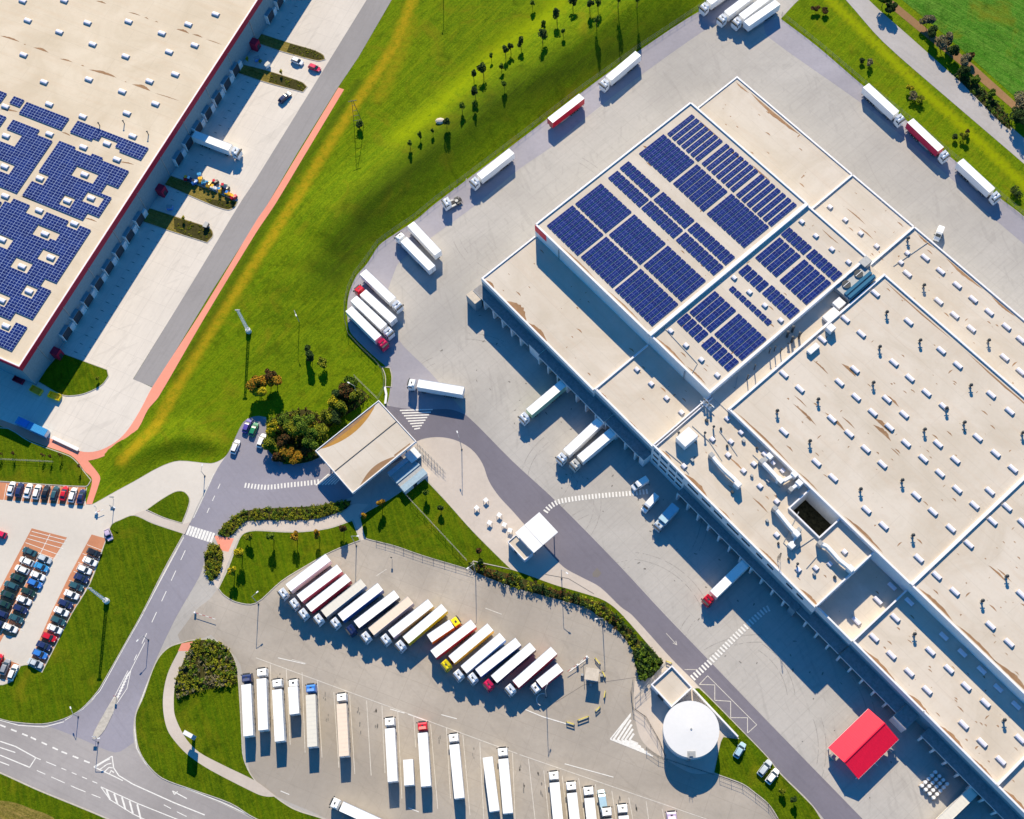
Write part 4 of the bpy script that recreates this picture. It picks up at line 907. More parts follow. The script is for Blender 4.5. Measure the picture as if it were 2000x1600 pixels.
# items under and by the red canopy
for i,(x,y,lab) in enumerate(((1625,1478,'beige bin at the west corner of the red canopy'),(1739,1464,'beige bin at the east corner of the red canopy'),(1712,1490,'pale grey bin below the south eave of the red canopy'))):
    o=empty('wheeled_bin',P(x,y,0),A1); tag(o,lab,'bin'); MB().box(-.7,.7,-.5,.5,.15,1.2).build('body',M['beige' if i<2 else 'facade'],o); MB().box(-.75,.75,-.55,.55,1.203,1.3).build('lid',M['grey'],o)
    for sx in (-.5,.5): MB().cyl(sx,0,.02,.149,.1).build('wheel',M['tyre'],o)
# white canopy by the service road, and its shed
wc=empty('white_canopy',(0,0,0)); a=uvm(1048,1040,4.6); wc.matrix_world=XM@Matrix.Translation((a.x,a.y,0)); tag(wc,'white flat canopy with a fold line beside the service road','canopy')
q=[uvm(x,y,4.6) for x,y in ((1060,1000),(1094,1036),(1048,1078),(1012,1038))]
hu=(max(t.x for t in q)-min(t.x for t in q))/2; hv=(max(t.y for t in q)-min(t.y for t in q))/2
MB().box(-hu,hu,-hv*.25,hv,4.35,4.62).build('roof_panel',M['wht'],wc); MB().box(-hu,hu,-hv,-hv*.25-.08,4.35,4.60).build('roof_panel',M['wht'],wc)
for x in (-hu*.8,hu*.8):
    for y in (-hv*.8,hv*.8): MB().cyl(x,y,0,4.35,.14,.14,10).build('column',M['grey'],wc)
MB().box(-hu*.5,hu*.5,-1.2,.8,.02,1.5).build('counter',M['beige'],wc)
sh=empty('beige_roof_shed',(0,0,0)); a=uvm(1017,1069,3.0); sh.matrix_world=XM@Matrix.Translation((a.x+.1,a.y,0)); tag(sh,'small shed with beige roof and white rim beside the white canopy','shed')
MB().box(-3.6,3.3,-1.6,1.4,.02,2.7,0,1).build('walls',[M['facade'],M['roof']],sh)
for k,q_ in enumerate(((-3.65,3.35,-1.7,-1.5),(-3.65,3.35,1.3,1.5),(-3.7,-3.5,-1.49,1.29),(3.2,3.4,-1.49,1.29))): MB().box(*q_,2.5,3.0+.004*k).build('rim',M['parapet'],sh)
MB().box(-1,0,-1.66,-1.603,.05,2.1).build('door',M['door'],sh)
# pump house and water tank
ph=empty('pump_house',(0,0,0)); ph.matrix_world=XM@Matrix.Translation((122.4,-39.9,0)); tag(ph,'square pump house with beige roof inside a white parapet, beside the tank','pump house')
MB().box(-3.8,3.8,-3.7,3.7,.02,3.5,0,1).build('walls',[M['facade'],M['roof']],ph)
for k,q_ in enumerate(((-3.9,3.9,-3.8,-3.45),(-3.9,3.9,3.45,3.8),(-3.9,-3.55,-3.44,3.44),(3.55,3.9,-3.44,3.44))): MB().box(*q_,3.3,4.1+.004*k).build('parapet',M['parapet'],ph)
MB().box(-1,1,-3.86,-3.803,.05,2.6).build('door',M['door'],ph)
tk=empty('water_tank',P(1350,1424,5.7),0); tk.location.z=0; tag(tk,'large round white water tank with flat lid','water tank')
r=(P(1405,1424,5.7)-P(1295,1424,5.7)).length/2
MB().cyl(0,0,.02,5.45,r-.15,r-.15,72).build('shell',M['tankp'],tk); 
b=MB(); b.cyl(0,0,5.453,5.62,r,r,72); b.cyl(0,0,5.623,5.85,r-.2,.3,72); lid=b.build('lid',M['tankp'],tk); MB().cyl(0,0,5.8,6.0,.25,.25,10).build('vent',M['grey'],lid)
for z in (1.5,3.0,4.4): MB().cyl(0,0,z,z+.08,r-.12,r-.12,72).build('hoop',M['grey'],tk)
ta=MB()
for s in (-.35,.35): ta.beam((-.6+s,-r-.25,.1),(-.6+s,-r-.25,6.6),.08)
for k in range(20): ta.beam((-.95,-r-.25,.3+k*.3),(-.25,-r-.25,.3+k*.3),.05)
ta.build('ladder',M['grey'],tk); MB().box(-1.2,.9,-r+.0,-r+1.6,5.75,5.83).build('platform',M['grey'],tk); MB().box(-.7,.2,-r+.3,-r+1.2,5.86,6.2).build('hatch',M['grey'],tk)
# white boundary wall next to the tank
def wallthing(name,label,cat,s,wd,h,mat,z0=0):
    p=pts(s); o=empty(name,p[0],0); tag(o,label,cat); b=MB()
    for i in range(len(p)-1):
        a=p[i]-p[0];c=p[i+1]-p[0]; b.beam((a.x,a.y,h/2),(c.x,c.y,h/2),wd,h)
    b.build('wall_panel',M[mat],o); b=MB()
    for i in range(len(p)-1):
        a=p[i]-p[0];c=p[i+1]-p[0]; b.beam((a.x,a.y,h+.06),(c.x,c.y,h+.06),wd+.12,.1)
    b.build('coping',M['parapet'],o); return o
wallthing('boundary_wall','straight white wall between the tank and the grass strip','wall','1353,1348 1440,1441',.3,1.8,'facade')
wallthing('retaining_wall','short concrete kerb wall curving beside the yard entrance','wall','752,757 755,772 753,790',.5,.5,'kerb')
# kiosk on the truck park
ki=empty('weighbridge_kiosk',P(1156,1322,0),-.15); tag(ki,'small kiosk with beige roof among yellow barriers in the truck park','kiosk')
MB().box(-1.4,1.4,-1.2,1.2,.02,3.3).build('walls',M['facade'],ki); MB().box(-1.8,1.8,-1.6,1.6,3.303,3.5,0,1).build('roof',[M['wht'],M['beige']],ki)
for x in (-1,.3): MB().box(x,x+.8,-1.26,-1.203,1.0,2.0).build('window',M['glass'],ki)
for x,y in ((-2.6,0),(2.5,.6),(0,-2.3)): MB().box(x-.35,x+.35,y-.3,y+.3,.02,.9).build('cabinet',M['grey'],ki)
MB().beam((-2.6,2.4,.1),(-2.6,2.4,4),.12).build('mast',M['grey'],ki)

rg=random.Random(77)
for i,(x,y) in enumerate(((1380,822),(1388,812),(1420,872),(1452,862),(1478,876),(1468,930),(1430,962),(1498,1018),(1520,1062),(1590,1122),(1630,1128),(1352,900),(1408,838),(1500,940),(1540,1092))):
    o=empty('cable_box',P(x,y,12.4),A1); tag(o,'small grey service box on the office roof among the ducts','service box','service boxes on the office roof'); q=rg.uniform(.25,.5)
    MB().box(-q,q,-q*.7,q*.7,.08,.7).build('casing',M['grey' if i%2 else 'dark'],o); MB().box(-q,-q+.1,-q*.7,q*.7,0,.077).box(q-.1,q,-q*.7,q*.7,0,.077).build('feet',M['dark'],o)
tray('1405,842 1425,868 1440,890',12.42); tray('1488,905 1470,888',12.42); tray('1560,1000 1530,1060 1548,1078 1590,1050',12.42); tray('1300,880 1330,905 1345,925',12.42)
# ================================================================== VEHICLES
def col(n):
    C={'white':(.90,.90,.90),'red':(.60,.012,.03),'navy':(.02,.035,.12),'blue':(.04,.20,.62),'yellow':(.92,.70,.01),'tan':(.80,.65,.52),'orange':(.95,.50,.03),'darkred':(.58,.03,.08),
       'pinkred':(.70,.02,.09),'grey':(.30,.31,.34),'pink':(.80,.45,.45),'sky':(.05,.30,.62),'green':(.02,.22,.10),'teal':(.03,.10,.13),'dkgreen':(.015,.05,.045),'black':(.02,.022,.03),'silver':(.55,.60,.64),'purple':(.10,.07,.36),'lblue':(.40,.58,.70),'cream':(.70,.66,.58),'lilac':(.52,.42,.60),'greenside':(.30,.52,.40)}
    return C[n]
def car_paint(n): return paint('vehicle paint '+n,col(n),.28,.5,.0,var=.03)
_mc={}
def cached(key,fn):
    if key not in _mc: _mc[key]=fn()
    return _mc[key]
def sec(x,w0,w1,z0,z1):   # octagonal-ish section
    return [(x,-w0,z0),(x,-w0,z0+(z1-z0)*.55),(x,-w1,z1),(x,w1,z1),(x,w0,z0+(z1-z0)*.55),(x,w0,z0)]
WH=lambda r,wd: MB().at(Matrix.Rotation(R(90),4,'X')).cyl(0,0,-wd/2,wd/2,r,r,16,0,0).cyl(0,0,-wd/2-.012,-wd/2,r*.55,r*.55,12,1,1).cyl(0,0,wd/2+.001,wd/2+.012,r*.55,r*.55,12,1,1).mesh('wheel',[M['tyre'],M['grey']])
def wheel(o,x,y,r,wd): link('wheel',cached(('wh',r,wd),lambda:WH(r,wd)),o,Matrix.Translation((x,y,r)))
def cab_parts(o,cc,front,L=2.15,Wd=1.24,zt=3.65,roof=None,spoiler=True):
    def body():
        b=MB(); x0=front-L;x1=front
        b.loft([[(x,-Wd*k,zb),(x,-Wd*k,zt_*.9),(x,-Wd*k*.88,zt_),(x,Wd*k*.88,zt_),(x,Wd*k,zt_*.9),(x,Wd*k,zb)] for x,k,zb,zt_ in ((x0,1,.95,zt),(x1-.75,1,.45,zt-.02),(x1-.33,1,.42,zt-.28),(x1-.10,.99,.40,zt-1.3),(x1-.02,.97,.40,zt-1.9),(x1,.94,.42,.9))],0)
        return b.mesh('cab',[cc if not isinstance(cc,str) else car_paint(cc)])
    c=link('cab',cached(('cab',str(cc),front,L,Wd,zt),body),o)
    def ws():
        b=MB(); z0=zt-1.30;z1=zt-.36
        b.add([(front-.09,-Wd*.86,z0),(front-.30,-Wd*.82,z1),(front-.30,Wd*.82,z1),(front-.09,Wd*.86,z0),(front-.06,-Wd*.86,z0),(front-.27,-Wd*.82,z1+.02),(front-.27,Wd*.82,z1+.02),(front-.06,Wd*.86,z0)],[(0,1,2,3),(7,6,5,4),(0,4,5,1),(1,5,6,2),(2,6,7,3),(3,7,4,0)])
        return b.mesh('windscreen',[M['glass']])
    link('windscreen',cached(('ws',front,Wd,zt),ws),c)
    def vis(): return MB().box(front-.28,front+.10,-Wd*.8,Wd*.8,zt-.34,zt-.29).mesh('sun_visor',[M['dark']])
    link('sun_visor',cached(('vis',front,Wd,zt),vis),c)
    def hatch(): return MB().box(front-L*.55-.28,front-L*.55+.22,-.28,.28,zt+.002,zt+.06).mesh('roof_hatch',[M['dark']])
    link('roof_hatch',cached(('h',front,L,zt),hatch),c)
    for s in (-1,1):
        link('mirror',cached(('mir',),lambda:MB().box(-.12,.10,-.14,.14,-.4,.4).mesh('mirror',[M['dark']])),c,Matrix.Translation((front-.12,s*(Wd+.18),zt-1.0)))
        link('side_window',cached(('sw',),lambda:MB().box(-.5,.45,-.01,.01,-.32,.32).mesh('side_window',[M['glass']])),c,Matrix.Translation((front-.95,s*(Wd+.012),zt-.95)))
        link('headlight',cached(('hl',),lambda:MB().box(-.03,.03,-.22,.22,-.1,.1).mesh('headlight',[M['lamp']])),c,Matrix.Translation((front+.005,s*.82,.78)))
    if spoiler:
        def sp():
            b=MB(); x0=front-L+.02; b.loft([[(x0,-Wd*.86,zt+.002),(x0,-Wd*.8,zt+.42),(x0,Wd*.8,zt+.42),(x0,Wd*.86,zt+.002)],[(x0+.75,-Wd*.8,zt+.002),(x0+.75,-Wd*.7,zt+.16),(x0+.75,Wd*.7,zt+.16),(x0+.75,Wd*.8,zt+.002)]],0); return b.mesh('air_deflector',[cc if not isinstance(cc,str) else car_paint(cc)])
        link('air_deflector',cached(('sp',str(cc),front,L,zt),sp),c)
    return c
def box_body(o,x0,x1,side,roofc='white',z0=1.15,z1=4.0,name='trailer'):
    def f():
        b=MB(); Wd=1.27
        b.box(x0,x1,-Wd,Wd,z0,z1,0,1)
        for k in range(1,int((x1-x0)/1.1)): b.box(x0+k*1.1-.035,x0+k*1.1+.035,-Wd+.05,Wd-.05,z1,z1+.018,1)
        b.box(x0-.02,x0,-Wd+.03,Wd-.03,z0+.05,z1-.05,2); b.box(x0-.05,x0-.021,-.03,.03,z0+.08,z1-.1,3)
        for s in (-1,1): b.box(x0,x1,s*Wd-(.03 if s>0 else 0),s*Wd+(.03 if s<0 else 0),z1+.001,z1+.05,2)
        for s in (-1,1):
            for k in range(1,int((x1-x0)/1.6)): b.box(x0+k*1.6-.04,x0+k*1.6+.04,s*Wd-.0 if s>0 else -Wd-.02,s*Wd+.02 if s>0 else -Wd,z0+.1,z1-.1,0)
        return b.mesh(name,[car_paint(side),paint('trailer roof '+roofc,col(roofc),.5,.3,0,.025),M['wht'],M['dark']])
    return link(name,cached(('box',x0,x1,side,roofc,z0,z1),f),o)
def chassis(o,x0,x1): link('chassis',cached(('ch',x0,x1),lambda:MB().box(x0,x1,-.42,.42,.62,1.12).box(x0+.1,x0+.25,-1.15,1.15,.45,.65).mesh('chassis',[M['chassis']])),o)
def semi(o,cabc='white',side='white',roofc='white',cab=True):
    box_body(o,-8.25,5.2,side,roofc); chassis(o,-8.1,5.6 if cab else 5.2)
    for x in (-3.0,-4.32,-5.64):
        for s in (-1,1): wheel(o,x,s*1.05,.5,.38)
    for s in (-1,1): link('side_guard',cached(('sg',),lambda:MB().box(-2.0,1.8,-.03,.03,.45,1.0).mesh('side_guard',[M['grey']])),o,Matrix.Translation((0,s*1.2,0)))
    if cab:
        cab_parts(o,cabc,8.25)
        for s in (-1,1): wheel(o,7.0,s*1.05,.5,.34); wheel(o,3.5,s*.98,.5,.55)
    else:
        for s in (-1,1): link('landing_leg',cached(('ll',),lambda:MB().box(-.08,.08,-.08,.08,.02,1.14).box(-.15,.15,-.15,.15,.0,.06).mesh('landing_leg',[M['grey']])),o,Matrix.Translation((3.2,s*.8,0)))
def rigid(o,cabc='white',side='white',roofc='white',L=9.0):
    h=L/2; box_body(o,-h,h-2.35,side,roofc,1.0,3.6,'cargo_box'); chassis(o,-h+.1,h-1)
    cab_parts(o,cabc,h,2.0,1.2,2.9,None,False)
    for s in (-1,1): wheel(o,h-1.25,s*1.0,.48,.32); wheel(o,-h+2.0,s*.98,.48,.5)
def bobtail(o,cabc='white'):
    cab_parts(o,cabc,3.0); chassis(o,-3.0,2.0)
    link('fifth_wheel',MB().cyl(-1.4,0,1.122,1.25,.55,.5,14).mesh('fifth_wheel',[M['grey']]),o)
    for s in (-1,1):
        wheel(o,1.75,s*1.05,.5,.34); wheel(o,-1.8,s*.98,.5,.55)
        link('fuel_tank',MB().box(-.7,.9,-.3,.3,.5,1.05).mesh('fuel_tank',[M['grey']]),o,Matrix.Translation((0,s*.95,0)))
        link('mudguard',MB().box(-2.5,-1.1,-.3,.3,1.03,1.09).mesh('mudguard',[M['dark']]),o,Matrix.Translation((0,s*.98,0)))
def car(o,c='white',L=4.4,kind='hatch'):
    h=L/2
    def body():
        b=MB(); st=((-h,.70,.62,.42,.72),(-h+.12,.84,.76,.28,.92),(-h+.7,.89,.82,.24,.98),(-.2*h,.90,.84,.22,.96),(h*.28,.90,.84,.22,.95),(h-.75,.88,.78,.24,.82),(h-.18,.80,.66,.28,.70),(h,.62,.5,.38,.58))
        b.loft([sec(x,w0,w1,z0,z1) for x,w0,w1,z0,z1 in st],0)
        return b.mesh('body',[car_paint(c)])
    link('body',cached(('cb',c,L),body),o)
    re=-h+.25 if kind=='hatch' else -h+.75
    def glass():
        b=MB(); b.loft([[(x,-wa,.93),(x,-wb,z),(x,wb,z),(x,wa,.93)] for x,wa,wb,z in ((re,.70,.62,1.0),(re+.45,.78,.62,1.40),(.05*h,.80,.63,1.45),(h*.42,.76,.60,1.12),(h*.52,.70,.6,.98))],0); return b.mesh('windows',[M['glass']])
    link('windows',cached(('cg',L,kind),glass),o)
    def roof():
        b=MB(); b.loft([[(x,-wa,z0),(x,-wa*.96,z1),(x,wa*.96,z1),(x,wa,z0)] for x,wa,z0,z1 in ((re+.40,.62,1.38,1.44),(-.3*h,.65,1.42,1.50),(.08*h,.64,1.42,1.49),(.2*h,.62,1.36,1.41))],0); return b.mesh('roof',[car_paint(c)])
    link('roof',cached(('cr',c,L,kind),roof),o)
    for x in (-h+.85,h-.85):
        for s in (-1,1): wheel(o,x,s*.80,.32,.22)
    for s in (-1,1):
        link('headlight',cached(('chl',),lambda:MB().box(-.12,.05,-.16,.16,-.06,.06).mesh('headlight',[M['lamp']])),o,Matrix.Translation((h-.16,s*.56,.66)))
        link('wing_mirror',cached(('cm',c),lambda:MB().box(-.1,.1,-.1,.1,-.07,.07).mesh('wing_mirror',[car_paint(c)])),o,Matrix.Translation((h*.35,s*.98,.98)))
def van(o,c='white',L=5.8,hh=2.5,roofc=None,ribs=False):
    h=L/2
    def body():
        b=MB(); b.loft([[(x,-w0,.3),(x,-w0,z*.7),(x,-w1,z),(x,w1,z),(x,w0,z*.7),(x,w0,.3)] for x,w0,w1,z in ((-h,.92,.84,hh-.05),(-h+.1,.98,.88,hh),(h-1.9,.98,.88,hh),(h-1.35,.98,.84,hh-.25),(h-.85,.97,.80,1.25),(h-.1,.9,.7,.95),(h,.7,.6,.7))],0)
        if ribs:
            for y in (-.28,.28): b.box(-h+.3,h-2.2,y-.05,y+.05,hh,hh+.06,1)
        return b.mesh('body',[car_paint(c),M['dark']])
    link('body',cached(('vb',c,L,hh,ribs),body),o)
    def ws():
        b=MB(); b.add([(h-1.34,-.74,hh-.32),(h-.88,-.78,1.34),(h-.88,.78,1.34),(h-1.34,.74,hh-.32),(h-1.31,-.74,hh-.25),(h-.85,-.78,1.38),(h-.85,.78,1.38),(h-1.31,.74,hh-.25)],[(0,1,2,3),(7,6,5,4),(0,4,5,1),(1,5,6,2),(2,6,7,3),(3,7,4,0)]); return b.mesh('windscreen',[M['glass']])
    link('windscreen',cached(('vw',L,hh),ws),o)
    for x in (-h+1.1,h-.95):
        for s in (-1,1): wheel(o,x,s*.88,.36,.24)
    for s in (-1,1):
        link('headlight',cached(('chl',),lambda:MB().box(-.12,.05,-.16,.16,-.06,.06).mesh('headlight',[M['lamp']])),o,Matrix.Translation((h-.14,s*.6,.78)))
        link('side_window',cached(('vs',),lambda:MB().box(-.45,.4,-.01,.01,-.26,.26).mesh('side_window',[M['glass']])),o,Matrix.Translation((h-1.6,s*.985,1.5)))
        link('wing_mirror',cached(('vm',),lambda:MB().box(-.1,.1,-.12,.12,-.18,.18).mesh('wing_mirror',[M['dark']])),o,Matrix.Translation((h-1.1,s*1.12,1.45)))
TRK=None
def place(name,fn,fx,fy,rx_,ry_,h,label,cat,group=None,flip=0,**kw):
    a=P(rx_,ry_,h); c=P(fx,fy,h); m=(a+c)/2; o=empty(name,(m.x,m.y,.026),heading(a,c)+flip); tag(o,label,cat,group); fn(o,**kw); return o
ORD=['first','second','third','fourth','fifth','sixth','seventh','eighth','ninth','tenth','eleventh','twelfth','thirteenth','fourteenth','fifteenth','sixteenth','seventeenth']
g1_='trucks in the diagonal row of the truck park'
# diagonal row: front x,y rear x,y kind cab side roof label
DG=[(548,1160,638,1091,'s','white','white','white','all-white semi truck, leftmost of the diagonal row'),
(570,1180,660,1112,'s','white','pink','white','white semi truck with faded pink side, second from the left in the diagonal row'),
(588,1200,677,1130,'s','white','darkred','white','white semi truck with dark red side, third in the diagonal row'),
(617,1211,707,1140,'s','white','grey','cream','white semi truck with grey side, fourth in the diagonal row'),
(650,1218,740,1148,'s','white','blue','white','white-roofed semi truck with blue side, fifth in the diagonal row'),
(682,1231,771,1163,'s','navy','navy','white','semi truck with dark navy cab and side, white roof, in the diagonal row'),
(711,1245,798,1175,'s','white','grey','tan','semi truck with tan trailer roof in the diagonal row'),
(749,1250,838,1180,'s','white','lilac','white','white semi truck with lilac side, right of the tan-roofed trailer'),
(779,1262,864,1190,'s','white','yellow','white','white semi truck with yellow side, left of the yellow box truck'),
(897,1208,838,1248,'r','yellow','yellow','white','yellow box truck with white roof, its cab pointing to the upper right'),
(846,1278,924,1218,'t','white','darkred','white','cabless white trailer with red side, right of the yellow box truck'),
(868,1300,954,1228,'s','yellow','orange','white','semi truck with bright yellow cab and orange side'),
(894,1318,976,1248,'s','white','white','white','white semi truck directly right of the yellow-cabbed one'),
(922,1324,1006,1258,'s','white','blue','white','white semi truck with blue side, left of the pinkish red cab'),
(952,1338,1036,1266,'s','pinkred','navy','white','semi truck with pinkish red cab and navy side in the diagonal row'),
(994,1348,1078,1274,'s','white','darkred','white','white semi truck with maroon side, second from the right of the diagonal row'),
(1038,1348,1095,1302,'r','white','darkred','white','shorter white box truck closing the right end of the diagonal row')]
def dispatch(k,*a,**kw): pass
def tk_(name,fx,fy,rx_,ry_,k,cc,sc,rc,label,group=None,L=9.5):
    if k=='s': return place('semi_truck',semi,fx,fy,rx_,ry_,3.9,label,'truck',group,cabc=cc,side=sc,roofc=rc)
    if k=='t': 
        o=place('parked_trailer',semi,fx,fy,rx_,ry_,4.0,label,'trailer',group,cab=False,side=sc,roofc=rc)
        d=Vector((math.cos(o.rotation_euler.z),math.sin(o.rotation_euler.z),0))*1.45; o.location+=d; return o
    return place('box_truck',rigid,fx,fy,rx_,ry_,3.5,label,'truck',group,cabc=cc,side=sc,roofc=rc,L=L)
for d in DG: tk_('t',*d,group=g1_)
g2_='trucks parked in the lower bays'
LW=[(480,1318,485,1434,'s','navy','white','white','white semi truck with navy cab, leftmost of the lower bays'),
(510,1306,514,1423,'s','white','white','white','white semi truck beside the navy-cabbed one in the lower bays'),
(540,1329,546,1443,'s','white','white','white','white semi truck, third from left in the lower bays'),
(571,1326,575,1393,'r','white','white','white','short white box truck between the long ones in the lower bays'),
(606,1337,610,1456,'s','blue','cream','cream','cream-trailer semi truck with bright blue cab'),
(666,1354,672,1475,'s','white','tan','tan','semi truck with white cab and tan trailer in the lower bays'),
(760,1402,767,1524,'s','white','white','white','white semi truck left of the small lone trailer'),
(824,1410,832,1534,'s','red','white','white','white semi truck with bright red cab in the lower bays'),
(885,1434,897,1556,'s','white','white','white','white semi truck standing alone right of the red-cabbed one'),
(952,1477,966,1585,'t','white','white','white','cabless white trailer in the lower bays beside a white truck'),
(981,1461,992,1586,'s','white','white','white','white semi truck right next to the cabless trailer'),
(1081,1509,1093,1632,'s','white','white','white','white semi truck left of two similar ones at the bottom edge'),
(1115,1530,1128,1652,'s','white','white','white','white semi truck, middle of three at the bottom edge'),
(1149,1540,1162,1662,'s','white','white','white','white semi truck at the bottom edge, left of the blue-fronted van'),
(1185,1585,1197,1700,'s','white','white','white','white semi truck whose cab just enters below the blue-fronted van'),
(1216,1577,1229,1695,'s','white','white','white','white semi truck cab with dark hatch, second from right at the bottom edge'),
(1312,1592,1326,1710,'s','lilac','white','white','pale lilac cab just entering at the bottom edge')]
for d in LW: tk_('t',*d,group=g2_)
o=place('box_trailer',lambda o:(box_body(o,-3.2,3.2,'white','white',1.0,3.7,'cargo_box'),chassis(o,-3.0,3.1),[wheel(o,x,s*1.0,.45,.4) for x in (-.6,.6) for s in (-1,1)]),797,1486,799,1531,3.7,'small white box trailer between two long trucks','trailer',g2_)
tk_('t',650,1567,755,1615,'s','white','white','white','white semi truck crossing the bottom edge, nose to the left')
g3_='trucks parked along the yard edge'
ED=[(1372,14,1443,-38,'s','white','white','white','white truck at the top edge, leftmost of the four'),
(1402,40,1482,-20,'s','white','white','white','white truck at the top edge, second of the four from the left'),
(1431,46,1510,-14,'s','white','white','white','white truck at the top edge, third of the four from the left'),
(1457,47,1519,4,'t','white','white','white','cabless white trailer at the top edge, right end of the four'),
(1175,165,1247,104,'s','white','white','white','white semi truck on the top edge between red-sided trailer and top group'),
(1074,236,1136,188,'t','white','red','white','cabless trailer with bright red side by the upper fence'),
(920,358,1001,294,'s','white','white','white','white semi truck by the fence just above the lone tractor'),
(858,497,800,435,'t','white','white','white','cabless white trailer, upper of the pair by the fence bend'),
(778,457,842,522,'s','white','white','white','white semi truck, lower of the pair by the fence bend'),
(778,597,711,533,'s','white','white','white','white semi truck above the red-cabbed one in the left cluster'),
(697,560,767,624,'s','red','white','white','white semi truck with red cab facing the fence'),
(762,650,692,584,'s','white','white','white','white semi truck between the two red-cabbed ones'),
(750,672,683,605,'s','pinkred','white','white','white semi truck with red cab facing down right, lowest in the cluster'),
(1764,234,1691,167,'s','white','white','white','white semi truck on the right lane above the red-sided one'),
(1850,304,1779,237,'s','white','darkred','white','semi truck with crimson side on the right lane'),
(1950,384,1877,316,'s','white','white','white','white semi truck lowest on the right lane')]
for d in ED: tk_('t',*d,group=g3_)
place('tractor_unit',bobtail,868,399,898,384,2.5,'white tractor unit without trailer by the upper fence','truck',g3_)
tk_('t',800,746,901,763,'s','white','white','white','white semi truck turning by the entrance canopy')
g4_='trucks docked at the main warehouse'
tk_('t',1018,818,1101,748,'s','white','greenside','white','white docked truck with pale green side',group=g4_)
tk_('t',1091,898,1172,822,'s','white','white','white','white docked truck, upper of the adjacent pair',group=g4_)
tk_('t',1119,908,1200,840,'s','cream','white','white','white docked truck with cream cab, lower of the adjacent pair',group=g4_)
tk_('t',1380,1174,1459,1097,'s','red','white','white','white docked truck with bright red cab',group=g4_)
tk_('t',1822,1622,1901,1546,'s','white','cream','cream','cream docked trailer at the bottom right edge',group=g4_)
tk_('t',468,296,376,261,'s','white','white','white','white truck docked at the red trimmed warehouse')
place('flatbed_truck',lambda o:rigid(o,cabc='silver',side='lblue',roofc='lblue',L=8.2),1284,1028,1317,992,2.8,'pale blue box truck with grooved roof near the docks','truck')
place('van',van,1238,951,1262,936,1.6,'white van nearest the docks at the dotted crossing','van',c='white',L=5.0,hh=2.0)
place('van',van,1258,995,1281,969,1.8,'white panel van between the pickup and the pale blue truck','van',c='white',L=5.8,hh=2.5)
place('van',van,1830,466,1838,446,1.5,'white van alone beside the right wall of the main warehouse','van',c='white',L=4.2,hh=2.6)
place('van',van,1174,1545,1180,1582,1.8,'white van with blue tinted body among the bottom trucks','van',c='lblue',L=5.6,hh=2.4)
# cars
def put_car(x,y,dx,dy,c,label,group=None,L=4.4,kind='hatch'):
    a=P(x-dx,y-dy,1.0);b_=P(x+dx,y+dy,1.0); m=P(x,y,1.0); o=empty('parked_car',(m.x,m.y,.03),heading(a,b_)); tag(o,label,'car',group); car(o,c,L,kind); return o
CN={'navy':'navy','white':'white','blue':'royal blue','teal':'dark teal','dkgreen':'dark green','black':'black','red':'red','silver':'silver','sky':'bright sky blue','pinkred':'crimson','lblue':'pale blue','green':'green','purple':'violet blue','lilac':'lilac','grey':'grey'}
row=[(21,954,'white'),(37,956,'navy'),(54,958,'white'),(71,960,'white'),(88,961,'black'),(106,963,'teal'),(124,963,'red'),(141,966,'white'),(158,969,'navy')]
for i,(x,y,c) in enumerate(row): put_car(x,y,3,-10,c,f'{CN[c]} car, {ORD[i]} from the left in the top parking row','cars in the top parking row',kind='hatch' if i%2 else 'sedan')
L1=[(57,1077,'teal'),(51,1096,'white'),(42,1112,'white'),(33,1128,'dkgreen'),(21,1143,'teal'),(14,1161,'dkgreen'),(6,1179,'dkgreen'),(1,1198,'navy'),(-6,1216,'navy')]
for i,(x,y,c) in enumerate(L1): put_car(x,y,-12,-5,c,f'{CN[c]} car, {ORD[i]} from the top in the left half of the double row','cars in the double parking row',kind='hatch' if i%3 else 'sedan')
L2=[(86,1091,'silver'),(80,1107,'sky'),(73,1124,'white'),(67,1139,'blue'),(55,1156,'dkgreen'),(46,1172,'white'),(39,1189,'navy'),(31,1208,'teal'),(19,1226,'white')]
for i,(x,y,c) in enumerate(L2): put_car(x,y,12,5,c,f'{CN[c]} car, {ORD[i]} from the top in the right half of the double row','cars in the double parking row',kind='sedan' if i%3 else 'hatch')
L3=[(183,1079,'black'),(175,1096,'white'),(164,1112,'white'),(158,1129,'navy'),(148,1145,'teal'),(139,1161,'white'),(127,1179,'navy'),(119,1194,'white'),(113,1212,'teal'),(106,1228,'white'),(95,1244,'red'),(85,1261,'navy'),(77,1277,'blue'),(68,1295,'silver')]
for i,(x,y,c) in enumerate(L3): put_car(x,y,12,5,c,f'{CN[c]} car, {ORD[i]} from the top in the single row beside the grass','cars in the single parking row',kind='sedan' if i%2 else 'hatch')
put_car(24,1313,5,-12,'white','white car on the lower bays at the left edge, right of the grey one','cars on the lower bays'); put_car(9,1302,5,-12,'grey','grey car on the lower bays at the left edge','cars on the lower bays'); put_car(-5,1292,5,-12,'red','red car half cut by the left edge on the lower bays','cars on the lower bays')
put_car(-2,1042,-12,-4,'pinkred','crimson car cut by the left edge above the double row'); put_car(211,1044,4,10,'lilac','small lilac car at the top of the single row by the grass',L=3.6)
put_car(482,831,5,-12,'purple','violet blue car, left of the green one by the trees','cars by the trees'); put_car(495,838,5,-12,'green','green car between the violet and white cars by the trees','cars by the trees')
put_car(510,860,5,-12,'white','white car closest to the orange bushes','cars by the trees'); put_car(459,872,5,-12,'white','white car alone at the edge of the entrance road','cars by the trees')
put_car(580,118,12,5,'white','white car left of the red one by the second warehouse'); put_car(614,131,12,5,'pinkred','red car by the tip of the uppermost planting bed'); put_car(556,189,7,-6,'navy','navy pickup-like car near the planting beds',L=5.0)
